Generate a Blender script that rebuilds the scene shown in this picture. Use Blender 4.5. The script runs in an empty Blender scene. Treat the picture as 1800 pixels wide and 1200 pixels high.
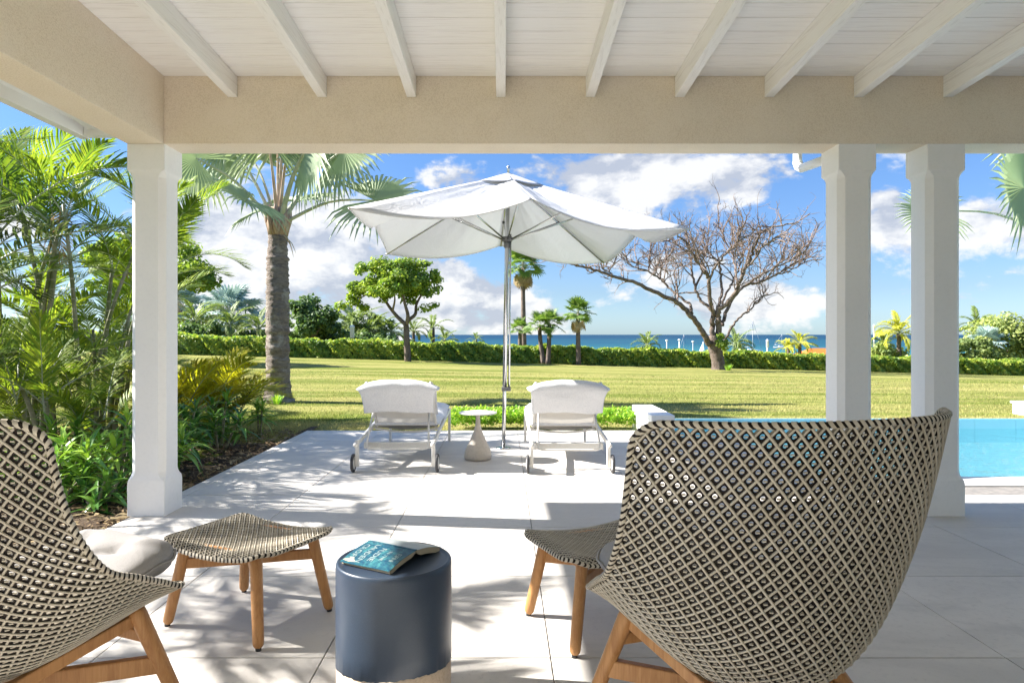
import bpy, bmesh, math, random
import numpy as np
from mathutils import Vector, Matrix
random.seed(7)
RNG = np.random.default_rng(11)
R = math.radians
S = bpy.context.scene
COL = S.collection

# ------------------------------------------------------------------ camera
EYE = 1.276
FPX = 1182.0
cam_d = bpy.data.cameras.new('camera')
cam = bpy.data.objects.new('camera', cam_d)
COL.objects.link(cam)
cam.location = (0, 0, EYE)
cam.rotation_euler = (R(90), 0, 0)
cam_d.sensor_width = 36.0
cam_d.lens = FPX / 1800 * 36
cam_d.shift_x = 15 / 1800
cam_d.shift_y = -12 / 1800
cam_d.clip_start = 0.05
cam_d.clip_end = 60000
S.camera = cam
S.view_settings.view_transform = 'Standard'
S.view_settings.look = 'None'
S.view_settings.gamma = 1
S.view_settings.use_curve_mapping = False
S.view_settings.exposure = 3.1
S.cycles.max_bounces = 10
S.cycles.diffuse_bounces = 6
S.cycles.transparent_max_bounces = 24
S.cycles.sample_clamp_indirect = 8

SUN_EL, SUN_AZ = 37.0, 7.0          # azimuth measured from -X towards +Y
to_sun = Vector((-math.cos(R(SUN_EL)) * math.cos(R(SUN_AZ)), math.cos(R(SUN_EL)) * math.sin(R(SUN_AZ)), math.sin(R(SUN_EL))))
sun_d = bpy.data.lights.new('sun', 'SUN')
sun_d.energy = 2.0
sun_d.angle = R(0.53)
sun_d.color = (1.0, 0.955, 0.89)
sun = bpy.data.objects.new('sun', sun_d)
COL.objects.link(sun)
sun.rotation_euler = to_sun.to_track_quat('Z', 'Y').to_euler()


def build_world():
    w = bpy.data.worlds.new('World')
    S.world = w
    w.use_nodes = True
    nt = w.node_tree
    nt.nodes.clear()
    N, L = nt.nodes, nt.links

    def val(v):
        return v

    def m(op, a, b=None, c=None, clamp=False):
        n = N.new('ShaderNodeMath')
        n.operation = op
        n.use_clamp = clamp
        for i, x in enumerate((a, b, c)):
            if x is None:
                continue
            if isinstance(x, (int, float)):
                n.inputs[i].default_value = x
            else:
                L.new(x, n.inputs[i])
        return n.outputs[0]
    out = N.new('ShaderNodeOutputWorld')
    bg = N.new('ShaderNodeBackground')
    bg.inputs['Strength'].default_value = 0.05
    L.new(bg.outputs[0], out.inputs[0])
    sky = N.new('ShaderNodeTexSky')
    sky.sky_type = 'NISHITA'
    sky.sun_disc = False
    sky.sun_elevation = R(SUN_EL)
    sky.sun_rotation = math.atan2(to_sun.x, to_sun.y)
    sky.altitude = 0
    sky.air_density = 1.0
    sky.dust_density = 0.4
    sky.ozone_density = 2.5
    tc = N.new('ShaderNodeTexCoord')
    sp = N.new('ShaderNodeSeparateXYZ')
    L.new(tc.outputs['Generated'], sp.inputs[0])
    x, y, z = sp.outputs
    az = m('ARCTAN2', x, y)
    el = m('ARCSINE', z)
    cx = N.new('ShaderNodeCombineXYZ')
    L.new(az, cx.inputs[0])
    # deep clear-air blue: the sky colour is filtered a little by height over the horizon
    rp = N.new('ShaderNodeValToRGB')
    e_ = rp.color_ramp.elements
    e_[0].position, e_[0].color = 0.0, (0.28, 0.38, 0.55, 1)
    e_[1].position, e_[1].color = 1.0, (0.42, 0.56, 0.72, 1)
    for pos, c in ((0.06, (0.25, 0.305, 0.415, 1)), (0.26, (0.25, 0.335, 0.455, 1))):
        q = e_.new(pos)
        q.color = c
    L.new(el, rp.inputs[0])
    hs = N.new('ShaderNodeMix')
    hs.data_type = 'RGBA'
    hs.blend_type = 'MULTIPLY'
    hs.inputs['Factor'].default_value = 1
    L.new(sky.outputs[0], hs.inputs['A'])
    L.new(rp.outputs[0], hs.inputs['B'])
    L.new(m('MULTIPLY', el, 1.75), cx.inputs[1])

    def noise(scale, off, detail=11, rough=0.60, dist=0.25):
        mp = N.new('ShaderNodeMapping')
        mp.inputs['Location'].default_value = off
        L.new(cx.outputs[0], mp.inputs[0])
        n = N.new('ShaderNodeTexNoise')
        n.inputs['Scale'].default_value = scale
        n.inputs['Detail'].default_value = detail
        n.inputs['Roughness'].default_value = rough
        n.inputs['Distortion'].default_value = dist
        L.new(mp.outputs[0], n.inputs['Vector'])
        return n.outputs['Fac']
    base = m('ADD', noise(5.5, (3.1, 1.7, 0.4)), m('MULTIPLY', m('SUBTRACT', noise(17.0, (1.3, 4.7, 2.4), 8), 0.5), 0.42))
    shift = m('ADD', noise(5.5, (3.1 + 0.035, 1.7 - 0.05, 0.4)), m('MULTIPLY', m('SUBTRACT', noise(17.0, (1.3 + 0.02, 4.7 - 0.03, 2.4), 8), 0.5), 0.42))
    # cumulus banks in view: (azimuth, elevation, half width, half height, weight)
    banks = []

    def bank(px, py, rx, ry, wgt):
        a = math.atan((px - 885) / FPX)
        e = math.atan((588 - py) / FPX * math.cos(a))
        banks.append((a, e, rx / FPX, ry / FPX, wgt))
    bank(1170, 318, 120, 55, 0.26)
    bank(1320, 300, 60, 40, 0.20)
    bank(960, 292, 90, 36, 0.17)
    bank(790, 318, 70, 30, 0.20)
    bank(470, 440, 230, 110, 0.20)
    bank(800, 520, 120, 40, 0.12)
    bank(1010, 555, 160, 22, 0.08)
    bank(610, 500, 190, 60, 0.15)
    bank(360, 330, 120, 90, 0.10)
    bank(700, 560, 200, 40, 0.06)
    bank(1090, 520, 150, 40, 0.10)
    bank(1400, 530, 130, 40, 0.10)
    bank(1560, 375, 40, 40, 0.18)
    bank(1750, 400, 70, 30, 0.12)
    bank(1740, 520, 120, 40, 0.10)
    bank(1330, 545, 140, 22, 0.08)
    bank(1120, 470, 110, 26, 0.06)
    bank(360, 520, 200, 70, 0.10)
    bank(560, 420, 130, 50, 0.10)
    bank(1300, 440, 150, 26, -0.07)
    bank(1480, 400, 90, 70, -0.08)
    bank(700, 285, 40, 25, -0.12)
    acc = None
    for a, e, rx, ry, wgt in banks:
        dx = m('DIVIDE', m('SUBTRACT', az, a), rx)
        dy = m('DIVIDE', m('SUBTRACT', el, e), ry)
        d2 = m('ADD', m('MULTIPLY', dx, dx), m('MULTIPLY', dy, dy))
        g = m('MULTIPLY', m('EXPONENT', m('MULTIPLY', d2, -0.9)), wgt)
        acc = g if acc is None else m('ADD', acc, g)
    dens = m('ADD', base, acc)
    mr = N.new('ShaderNodeMapRange')
    mr.interpolation_type = 'SMOOTHSTEP'
    mr.inputs['From Min'].default_value = 0.555
    mr.inputs['From Max'].default_value = 0.675
    L.new(dens, mr.inputs['Value'])
    mask = m('MULTIPLY', mr.outputs[0], 0.93)
    relief = m('SUBTRACT', base, shift)
    lit = N.new('ShaderNodeMapRange')
    lit.inputs['From Min'].default_value = -0.09
    lit.inputs['From Max'].default_value = 0.07
    L.new(relief, lit.inputs['Value'])
    cr = N.new('ShaderNodeMix')
    cr.data_type = 'RGBA'
    cr.inputs['A'].default_value = (1.35, 1.47, 1.72, 1)
    cr.inputs['B'].default_value = (2.45, 2.45, 2.45, 1)
    L.new(lit.outputs[0], cr.inputs['Factor'])
    mx = N.new('ShaderNodeMix')
    mx.data_type = 'RGBA'
    L.new(mask, mx.inputs['Factor'])
    L.new(hs.outputs['Result'], mx.inputs['A'])
    L.new(cr.outputs['Result'], mx.inputs['B'])
    L.new(mx.outputs['Result'], bg.inputs['Color'])


build_world()


# ------------------------------------------------------------------ materials
def lin(c):
    return tuple(((v / 255) / 12.92 if v / 255 <= 0.04045 else ((v / 255 + 0.055) / 1.055) ** 2.4) for v in c)


class Mat:
    """small builder around one Principled material"""
    def __init__(self, name, color, rough=0.6, spec=0.4, metal=0.0):
        self.m = bpy.data.materials.new(name)
        self.m.use_nodes = True
        self.nt = self.m.node_tree
        self.N, self.L = self.nt.nodes, self.nt.links
        self.b = self.N['Principled BSDF']
        self.col = None
        self.base = (*color, 1)
        self.b.inputs['Base Color'].default_value = self.base
        self.b.inputs['Roughness'].default_value = rough
        self.b.inputs['Specular IOR Level'].default_value = spec
        self.b.inputs['Metallic'].default_value = metal
        self.h = None

    def coords(self, scale=(1, 1, 1), kind='Object', rot=(0, 0, 0)):
        tc = self.N.new('ShaderNodeTexCoord')
        mp = self.N.new('ShaderNodeMapping')
        mp.inputs['Scale'].default_value = scale
        mp.inputs['Rotation'].default_value = rot
        if kind == 'World':
            g = self.N.new('ShaderNodeNewGeometry')
            self.L.new(g.outputs['Position'], mp.inputs[0])
        else:
            self.L.new(tc.outputs[kind], mp.inputs[0])
        return mp.outputs[0]

    def noise(self, scale, detail=5, rough=0.55, dist=0.0, stretch=(1, 1, 1), kind='Object'):
        n = self.N.new('ShaderNodeTexNoise')
        n.inputs['Scale'].default_value = scale
        n.inputs['Detail'].default_value = detail
        n.inputs['Roughness'].default_value = rough
        n.inputs['Distortion'].default_value = dist
        self.L.new(self.coords(stretch, kind), n.inputs['Vector'])
        return n.outputs['Fac']

    def island(self):
        return self.N.new('ShaderNodeNewGeometry').outputs['Random Per Island']

    def per_object(self):
        return self.N.new('ShaderNodeObjectInfo').outputs['Random']

    def ramp(self, fac, lo, hi):
        r = self.N.new('ShaderNodeMapRange')
        r.inputs['From Min'].default_value = lo
        r.inputs['From Max'].default_value = hi
        self.L.new(fac, r.inputs['Value'])
        return r.outputs[0]

    def blend(self, fac, color, lo=None, hi=None, mode='MIX', amount=1.0):
        if lo is not None:
            fac = self.ramp(fac, lo, hi)
        if amount != 1.0:
            mm = self.N.new('ShaderNodeMath')
            mm.operation = 'MULTIPLY'
            mm.inputs[1].default_value = amount
            self.L.new(fac, mm.inputs[0])
            fac = mm.outputs[0]
        x = self.N.new('ShaderNodeMix')
        x.data_type = 'RGBA'
        x.blend_type = mode
        x.clamp_factor = True
        self.L.new(fac, x.inputs['Factor'])
        if self.col is None:
            x.inputs['A'].default_value = self.base
        else:
            self.L.new(self.col, x.inputs['A'])
        x.inputs['B'].default_value = (*color, 1)
        self.col = x.outputs['Result']
        self.L.new(self.col, self.b.inputs['Base Color'])
        return self

    def bump(self, fac, strength=0.3, dist=0.01):
        b = self.N.new('ShaderNodeBump')
        b.inputs['Strength'].default_value = strength
        b.inputs['Distance'].default_value = dist
        self.L.new(fac, b.inputs['Height'])
        if self.h is not None:
            self.L.new(self.h, b.inputs['Normal'])
        self.h = b.outputs[0]
        self.L.new(self.h, self.b.inputs['Normal'])
        return self

    def translucent(self, fac=0.35, tint=(1, 1, 1)):
        t = self.N.new('ShaderNodeBsdfTranslucent')
        if self.col is not None:
            mx = self.N.new('ShaderNodeMix')
            mx.data_type = 'RGBA'
            mx.blend_type = 'MULTIPLY'
            mx.inputs['Factor'].default_value = 1
            self.L.new(self.col, mx.inputs['A'])
            mx.inputs['B'].default_value = (*tint, 1)
            self.L.new(mx.outputs['Result'], t.inputs[0])
        else:
            t.inputs[0].default_value = tuple(self.base[i] * tint[i] for i in range(3)) + (1,)
        s = self.N.new('ShaderNodeMixShader')
        s.inputs[0].default_value = fac
        out = self.N['Material Output']
        self.L.new(self.b.outputs[0], s.inputs[1])
        self.L.new(t.outputs[0], s.inputs[2])
        self.L.new(s.outputs[0], out.inputs[0])
        return self


M = {}


def build_materials():
    k = Mat('stucco', (0.84, 0.74, 0.605), 0.9, 0.2)
    k.blend(k.noise(120, 3, 0.7), (0.66, 0.555, 0.42), 0.46, 0.66, amount=0.75)
    k.blend(k.noise(3.0, 4), (0.86, 0.77, 0.645), 0.4, 0.7, amount=0.6)
    k.bump(k.noise(95, 4, 0.7), 1.0, 0.006)
    M['stucco'] = k.m
    k = Mat('white_render', (0.86, 0.85, 0.83), 0.75, 0.25)
    k.blend(k.noise(1.6, 5), (0.80, 0.79, 0.77), 0.45, 0.75, amount=0.6)
    k.blend(k.noise(40, 3), (0.78, 0.775, 0.76), 0.5, 0.7, amount=0.35)
    k.bump(k.noise(55, 4), 0.25, 0.003)
    M['render'] = k.m
    k = Mat('washed_timber', (0.88, 0.865, 0.84), 0.6, 0.3)
    k.blend(k.noise(9, 6, 0.65, 0.6, (0.35, 9, 9)), (0.66, 0.63, 0.60), 0.50, 0.78, amount=0.75)
    k.blend(k.noise(2.2, 3, 0.5, 0, (1, 1, 1), 'World'), (0.88, 0.87, 0.85), 0.4, 0.7, amount=0.5)
    k.bump(k.noise(14, 5, 0.6, 0.4, (0.4, 9, 9)), 0.3, 0.003)
    M['board'] = k.m
    k = Mat('washed_rafter_timber', (0.88, 0.865, 0.84), 0.6, 0.3)
    k.blend(k.noise(9, 6, 0.65, 0.6, (9, 0.35, 9)), (0.66, 0.63, 0.60), 0.50, 0.78, amount=0.75)
    k.bump(k.noise(14, 5, 0.6, 0.4, (9, 0.4, 9)), 0.3, 0.003)
    M['rafter'] = k.m
    k = Mat('white_gloss_paint', (0.80, 0.80, 0.79), 0.45, 0.4)
    k.blend(k.noise(3, 4), (0.74, 0.74, 0.73), 0.45, 0.7, amount=0.6)
    M['paint'] = k.m
    k = Mat('dark_joint', (0.20, 0.19, 0.18), 0.9, 0.1)
    k.blend(k.noise(20, 3), (0.28, 0.26, 0.24), 0.4, 0.7)
    M['joint'] = k.m
    k = Mat('limestone_tile', (0.64, 0.605, 0.56), 0.62, 0.3)
    k.blend(k.noise(1.3, 6, 0.6, 0.8, (1, 2.4, 1), 'World'), (0.50, 0.475, 0.445), 0.42, 0.70, amount=0.95)
    k.blend(k.noise(26, 6, 0.7, 0.3, (1, 1, 1), 'World'), (0.43, 0.405, 0.38), 0.52, 0.80, amount=0.7)
    k.blend(k.noise(95, 2, 0.5, 0, (1, 1, 1), 'World'), (0.36, 0.335, 0.31), 0.66, 0.76, amount=0.6)
    k.blend(k.per_object(), (0.50, 0.475, 0.44), 0.0, 1.0, amount=0.6)
    k.bump(k.noise(60, 5, 0.6, 0, (1, 1, 1), 'World'), 0.18, 0.002)
    M['tile'] = k.m
    k = Mat('coping_stone', (0.66, 0.65, 0.63), 0.6, 0.3)
    k.blend(k.noise(6, 5), (0.58, 0.57, 0.55), 0.45, 0.7)
    M['coping'] = k.m
    k = Mat('pool_lining', (0.55, 0.85, 0.885), 0.4, 0.4)
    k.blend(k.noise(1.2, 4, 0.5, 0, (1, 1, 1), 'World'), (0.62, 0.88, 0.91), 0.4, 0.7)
    k.blend(k.noise(7, 3, 0.5, 1.5, (1, 1, 1), 'World'), (0.78, 0.92, 0.93), 0.5, 0.62, amount=0.9)  # pale web of rippling caustic light, painted into the lining colour
    M['lining'] = k.m
    k = Mat('pool_wall_tile', (0.42, 0.76, 0.84), 0.35, 0.4)
    k.blend(k.per_object(), (0.48, 0.80, 0.87), 0, 1)
    M['pooltile'] = k.m
    k = Mat('soil', (0.075, 0.052, 0.036), 0.95, 0.1)
    k.blend(k.noise(8, 6, 0.65), (0.15, 0.11, 0.075), 0.42, 0.7)
    k.blend(k.noise(70, 4, 0.6), (0.24, 0.19, 0.13), 0.55, 0.75, amount=0.8)
    k.bump(k.noise(40, 6, 0.65), 0.9, 0.03)
    M['soil'] = k.m
    k = Mat('leaf_litter', (0.20, 0.13, 0.07), 0.9, 0.1)
    k.blend(k.island(), (0.32, 0.25, 0.14), 0, 1)
    M['litter'] = k.m
    k = Mat('mown_lawn', (0.14, 0.163, 0.032), 0.95, 0.05)
    k.blend(k.noise(0.32, 5, 0.6, 0.3, (0.16, 2.4, 1), 'World'), (0.33, 0.295, 0.105), 0.42, 0.62, amount=0.95)
    k.blend(k.noise(2.1, 6, 0.65, 0.2, (0.5, 1.6, 1), 'World'), (0.11, 0.165, 0.025), 0.46, 0.66, amount=0.7)
    k.blend(k.noise(0.55, 3, 0.5, 0, (0.3, 1.4, 1), 'World'), (0.30, 0.285, 0.09), 0.46, 0.62, amount=0.8)
    k.blend(k.noise(40, 4, 0.7, 0, (1, 0.5, 1), 'World'), (0.10, 0.12, 0.03), 0.5, 0.75, amount=0.5)
    k.bump(k.noise(30, 6, 0.7, 0, (1, 1, 1), 'World'), 0.7, 0.05)
    M['lawn'] = k.m
    k = Mat('grass_blade', (0.22, 0.275, 0.05), 0.8, 0.15)
    k.blend(k.island(), (0.46, 0.45, 0.15), 0.35, 1.0)
    k.blend(k.noise(0.32, 5, 0.6, 0.3, (0.16, 2.4, 1), 'World'), (0.52, 0.45, 0.19), 0.43, 0.60, amount=0.9)
    M['grass'] = k.translucent(0.45).m
    k = Mat('sea_water', (0.007, 0.038, 0.075), 0.5, 0.06)
    g = k.N.new('ShaderNodeNewGeometry')
    sp = k.N.new('ShaderNodeSeparateXYZ')
    k.L.new(g.outputs['Position'], sp.inputs[0])
    k.blend(sp.outputs[1], (0.015, 0.085, 0.115), 1300, 300)
    k.blend(k.noise(0.006, 4, 0.6, 0.5, (0.35, 2.5, 1), 'World'), (0.009, 0.05, 0.10), 0.45, 0.65, amount=0.6)
    k.blend(sp.outputs[1], (0.03, 0.15, 0.17), 380, 200)
    k.bump(k.noise(0.5, 5, 0.6, 0.3, (0.6, 1.6, 1), 'World'), 0.35, 0.4)
    M['sea'] = k.m

    LEAF_GAIN = 1.9

    def leafm(key, name, a, b, c=None, rough=0.5, tr=0.42, tint=(1.05, 1.1, 0.6), per='island', spec=0.35):
        a, b = tuple(min(.6, q * LEAF_GAIN) for q in a), tuple(min(.62, q * LEAF_GAIN) for q in b)
        c = None if c is None else tuple(q * LEAF_GAIN for q in c)
        kk = Mat(name, a, rough, spec)
        kk.blend(kk.island() if per == 'island' else kk.per_object(), b, 0.15, 0.95)
        if c is not None:
            kk.blend(kk.noise(0.9, 3, 0.5, 0, (1, 1, 1), 'World'), c, 0.48, 0.66, amount=0.8)
        M[key] = kk.translucent(tr, tint).m
    leafm('areca', 'areca_leaflet', (0.085, 0.14, 0.018), (0.24, 0.27, 0.03), (0.055, 0.10, 0.015))
    leafm('areca_gold', 'golden_areca_leaflet', (0.26, 0.22, 0.015), (0.46, 0.33, 0.02), (0.13, 0.15, 0.015))
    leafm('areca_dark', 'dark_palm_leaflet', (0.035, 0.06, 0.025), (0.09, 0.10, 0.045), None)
    leafm('areca_dry', 'dry_palm_leaflet', (0.26, 0.17, 0.10), (0.34, 0.26, 0.16), None, 0.8, 0.25, (1, 0.9, 0.7))
    leafm('dracaena', 'dracaena_leaf', (0.06, 0.14, 0.022), (0.20, 0.30, 0.04), None, 0.32, 0.25, (1.05, 1.1, 0.6), 'obj', 0.5)
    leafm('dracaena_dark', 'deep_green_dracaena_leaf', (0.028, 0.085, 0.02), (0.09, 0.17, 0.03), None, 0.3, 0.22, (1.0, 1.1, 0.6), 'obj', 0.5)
    leafm('bismarck', 'silver_palm_leaf', (0.165, 0.205, 0.125), (0.27, 0.30, 0.20), (0.135, 0.18, 0.095), 0.5, 0.28, (1.0, 1.05, 0.75))
    leafm('bismarck_far', 'blue_grey_palm_leaf', (0.17, 0.23, 0.21), (0.27, 0.33, 0.30), None, 0.5, 0.2, (1, 1, 0.9))
    leafm('fanpalm', 'fan_palm_leaf', (0.07, 0.12, 0.025), (0.17, 0.22, 0.05), None)
    leafm('dryfan', 'dead_palm_leaf', (0.24, 0.17, 0.09), (0.34, 0.26, 0.14), None, 0.8, 0.15)
    leafm('coconut', 'coconut_palm_leaf', (0.07, 0.11, 0.03), (0.17, 0.20, 0.05), None)
    leafm('coconut_gold', 'yellow_palm_leaf', (0.34, 0.30, 0.04), (0.52, 0.36, 0.05), None)
    leafm('datepalm', 'date_palm_leaf', (0.10, 0.14, 0.06), (0.20, 0.24, 0.10), None)
    leafm('seagrape', 'sea_grape_leaf', (0.09, 0.16, 0.026), (0.31, 0.35, 0.06), (0.07, 0.13, 0.024), 0.4, 0.5)
    leafm('almond', 'broad_tree_leaf', (0.08, 0.14, 0.022), (0.26, 0.30, 0.05), (0.06, 0.11, 0.022), 0.45, 0.5)
    leafm('darktree', 'dark_tree_leaf', (0.045, 0.085, 0.03), (0.13, 0.18, 0.06), (0.03, 0.06, 0.02), 0.5)
    leafm('scrub', 'coastal_scrub_leaf', (0.13, 0.17, 0.05), (0.30, 0.31, 0.10), (0.08, 0.12, 0.04), 0.6)
    leafm('cover', 'ground_cover_leaf', (0.10, 0.22, 0.02), (0.26, 0.40, 0.05), None, 0.45)
    k = Mat('areca_cane', (0.14, 0.16, 0.055), 0.5, 0.35)
    k.blend(k.noise(3, 4, 0.5, 0, (2, 2, 1)), (0.30, 0.28, 0.20), 0.42, 0.62)
    wv = k.N.new('ShaderNodeTexWave')
    wv.bands_direction = 'Z'
    wv.inputs['Scale'].default_value = 2.6
    wv.inputs['Distortion'].default_value = 0.4
    k.L.new(k.coords(), wv.inputs['Vector'])
    k.blend(wv.outputs['Fac'], (0.36, 0.32, 0.24), 0.93, 0.99)
    M['cane'] = k.m
    k = Mat('palm_trunk_bark', (0.30, 0.25, 0.215), 0.95, 0.1)
    k.blend(k.noise(5.5, 7, 0.7, 0.8, (1, 1, 3.2)), (0.17, 0.135, 0.115), 0.47, 0.66)
    k.blend(k.noise(3.1, 6, 0.7, 0.5, (1, 1, 1.3)), (0.54, 0.49, 0.43), 0.50, 0.66, amount=0.85)
    k.blend(k.noise(11, 5, 0.7, 0.6, (1, 1, 5)), (0.08, 0.06, 0.05), 0.58, 0.70, amount=0.8)
    k.bump(k.noise(6, 8, 0.75, 0.8, (1, 1, 5)), 1.0, 0.06)
    M['bark'] = k.m
    k = Mat('leaf_base_fibre', (0.36, 0.24, 0.17), 0.85, 0.15)
    k.blend(k.noise(10, 6, 0.6, 0.4, (3, 3, 0.6)), (0.50, 0.40, 0.32), 0.45, 0.65)
    M['boot'] = k.m
    k = Mat('petiole', (0.34, 0.38, 0.26), 0.5, 0.3)
    k.blend(k.noise(5, 4), (0.46, 0.46, 0.36), 0.45, 0.65)
    M['petiole'] = k.m
    k = Mat('petiole_tan', (0.42, 0.29, 0.19), 0.6, 0.25)
    k.blend(k.noise(4, 5, 0.6, 0, (4, 4, 0.6)), (0.55, 0.46, 0.36), 0.45, 0.65)
    M['petiole_tan'] = k.m
    k = Mat('grey_bark', (0.19, 0.150, 0.122), 0.95, 0.1)
    k.blend(k.noise(3.0, 6, 0.7, 0.6, (2, 2, 0.9)), (0.085, 0.064, 0.052), 0.45, 0.65)
    k.blend(k.noise(1.7, 5), (0.26, 0.22, 0.185), 0.5, 0.7, amount=0.7)
    k.bump(k.noise(7, 6, 0.7, 0.5, (2, 2, 0.7)), 0.9, 0.06)
    M['greybark'] = k.m
    k = Mat('twig_bark', (0.20, 0.15, 0.125), 0.9, 0.1)
    k.blend(k.noise(1.1, 4), (0.27, 0.215, 0.185), 0.45, 0.65)
    M['twig'] = k.m
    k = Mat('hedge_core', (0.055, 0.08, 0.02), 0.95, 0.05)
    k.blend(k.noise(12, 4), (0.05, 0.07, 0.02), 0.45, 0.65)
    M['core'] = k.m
    # furniture
    k = Mat('beige_rope', (0.54, 0.49, 0.40), 0.75, 0.2)
    k.blend(k.noise(9, 4), (0.45, 0.40, 0.315), 0.45, 0.7, amount=0.7)
    k.blend(k.island(), (0.40, 0.35, 0.27), 0.0, 1.0, amount=0.55)
    k.bump(k.noise(420, 2), 0.3, 0.001)
    M['rope'] = k.m
    k = Mat('dark_brown_rope', (0.011, 0.008, 0.006), 0.7, 0.25)
    k.blend(k.noise(30, 4), (0.026, 0.018, 0.014), 0.45, 0.7)
    M['darkrope'] = k.m
    k = Mat('teak', (0.46, 0.235, 0.09), 0.5, 0.35)
    k.blend(k.noise(7, 7, 0.65, 0.9, (6, 6, 0.5)), (0.34, 0.155, 0.055), 0.42, 0.68)
    k.blend(k.noise(18, 5, 0.6, 0.4, (8, 8, 0.4)), (0.56, 0.32, 0.14), 0.52, 0.74, amount=0.6)
    k.bump(k.noise(30, 4, 0.6, 0.3, (8, 8, 0.5)), 0.15, 0.002)
    M['teak'] = k.m
    k = Mat('black_glide', (0.02, 0.02, 0.02), 0.5, 0.4)
    k.blend(k.noise(50, 2), (0.035, 0.035, 0.035), 0.4, 0.6)
    M['glide'] = k.m
    k = Mat('cushion_linen', (0.29, 0.28, 0.275), 0.9, 0.15)
    k.blend(k.noise(300, 2), (0.245, 0.235, 0.23), 0.45, 0.65, amount=0.6)
    k.bump(k.noise(350, 2), 0.2, 0.001)
    k.bump(k.noise(7, 4, 0.5, 0.7), 0.3, 0.02)
    M['linen'] = k.m
    k = Mat('navy_glaze', (0.033, 0.050, 0.078), 0.38, 0.5)
    k.blend(k.noise(260, 3), (0.050, 0.068, 0.100), 0.5, 0.72, amount=0.6)
    k.blend(k.noise(4, 4), (0.018, 0.032, 0.060), 0.4, 0.7)
    k.bump(k.noise(190, 3), 0.12, 0.001)
    M['navy'] = k.m
    k = Mat('raw_clay', (0.58, 0.47, 0.36), 0.85, 0.2)
    k.blend(k.noise(120, 4), (0.48, 0.37, 0.27), 0.45, 0.7)
    k.bump(k.noise(160, 3), 0.25, 0.002)
    M['clay'] = k.m
    k = Mat('teal_book_cover', lin((14, 70, 92)), 0.4, 0.45)
    k.blend(k.noise(26, 6, 0.75, 0.8), lin((58, 120, 124)), 0.46, 0.64)
    k.blend(k.noise(60, 4, 0.7, 0.5, (1, 3, 1)), lin((8, 40, 64)), 0.52, 0.66, amount=0.8)
    M['cover_teal'] = k.m
    k = Mat('pale_back_cover', (0.34, 0.37, 0.37), 0.4, 0.4)
    k.blend(k.noise(18, 4), (0.28, 0.32, 0.33), 0.45, 0.65)
    M['cover_pale'] = k.m
    k = Mat('page_edges', (0.46, 0.39, 0.27), 0.9, 0.1)
    k.blend(k.noise(30, 4, 0.6, 0, (0.3, 0.3, 40)), (0.45, 0.38, 0.27), 0.42, 0.62)
    M['pages'] = k.m
    k = Mat('cover_ink', (0.30, 0.35, 0.345), 0.4, 0.4)
    k.blend(k.noise(50, 3), (0.14, 0.24, 0.26), 0.45, 0.65)
    M['ink'] = k.m
    k = Mat('dark_cover_ink', lin((14, 60, 92)), 0.4, 0.4)
    k.blend(k.noise(50, 3), lin((20, 80, 110)), 0.45, 0.65)
    M['ink_dark'] = k.m
    k = Mat('powder_coat', (0.66, 0.64, 0.60), 0.4, 0.4)
    k.blend(k.noise(60, 2), (0.70, 0.68, 0.64), 0.45, 0.65)
    M['powder'] = k.m
    k = Mat('sling_fabric', (0.70, 0.67, 0.62), 0.85, 0.2)
    k.blend(k.noise(200, 2), (0.62, 0.59, 0.54), 0.45, 0.65)
    k.bump(k.noise(300, 2), 0.15, 0.001)
    M['sling'] = k.translucent(0.15).m
    k = Mat('towelling', (0.70, 0.70, 0.72), 0.95, 0.1)
    k.blend(k.noise(90, 4), (0.62, 0.625, 0.65), 0.45, 0.65)
    k.bump(k.noise(160, 4, 0.7), 0.6, 0.004)
    k.bump(k.noise(9, 4, 0.5, 0.5), 0.4, 0.02)
    M['towel'] = k.m
    k = Mat('tyre_rubber', (0.05, 0.05, 0.055), 0.7, 0.3)
    k.blend(k.noise(60, 3), (0.09, 0.09, 0.09), 0.45, 0.65)
    M['rubber'] = k.m
    k = Mat('sand_ceramic', (0.56, 0.50, 0.43), 0.6, 0.3)
    k.blend(k.noise(50, 3), (0.50, 0.445, 0.38), 0.45, 0.65)
    M['ceramic'] = k.m
    k = Mat('canopy_canvas', (0.74, 0.74, 0.735), 0.9, 0.1)
    k.blend(k.noise(180, 3), (0.69, 0.69, 0.69), 0.45, 0.65)
    k.bump(k.noise(5, 6, 0.65, 0.7), 0.45, 0.03)
    M['canvas'] = k.translucent(0.30, (1, 1, 1)).m
    k = Mat('brushed_steel', (0.62, 0.62, 0.62), 0.22, 0.5, 1.0)
    k.blend(k.noise(9, 3, 0.5, 0, (9, 9, 0.5)), (0.48, 0.48, 0.48), 0.4, 0.65)
    M['steel'] = k.m
    k = Mat('dark_fitting', (0.12, 0.12, 0.12), 0.45, 0.5)
    k.blend(k.noise(40, 3), (0.18, 0.18, 0.18), 0.45, 0.65)
    M['fitting'] = k.m
    k = Mat('orange_roofing', (0.72, 0.17, 0.035), 0.7, 0.2)
    k.blend(k.noise(1.5, 4), (0.62, 0.14, 0.03), 0.45, 0.65)
    M['orange'] = k.m
    k = Mat('grey_shingle', (0.42, 0.41, 0.41), 0.9, 0.2)
    k.blend(k.noise(2.5, 5, 0.6, 0, (1, 1, 6)), (0.30, 0.29, 0.29), 0.45, 0.65)
    M['shingle'] = k.m
    k = Mat('hull_white', (0.80, 0.81, 0.82), 0.35, 0.4)
    k.blend(k.noise(2, 3), (0.74, 0.75, 0.76), 0.45, 0.65)
    M['hull'] = k.m
    k = Mat('sail_blue', (0.25, 0.56, 0.74), 0.7, 0.2)
    k.blend(k.noise(2, 3), (0.30, 0.62, 0.78), 0.45, 0.65)
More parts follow.
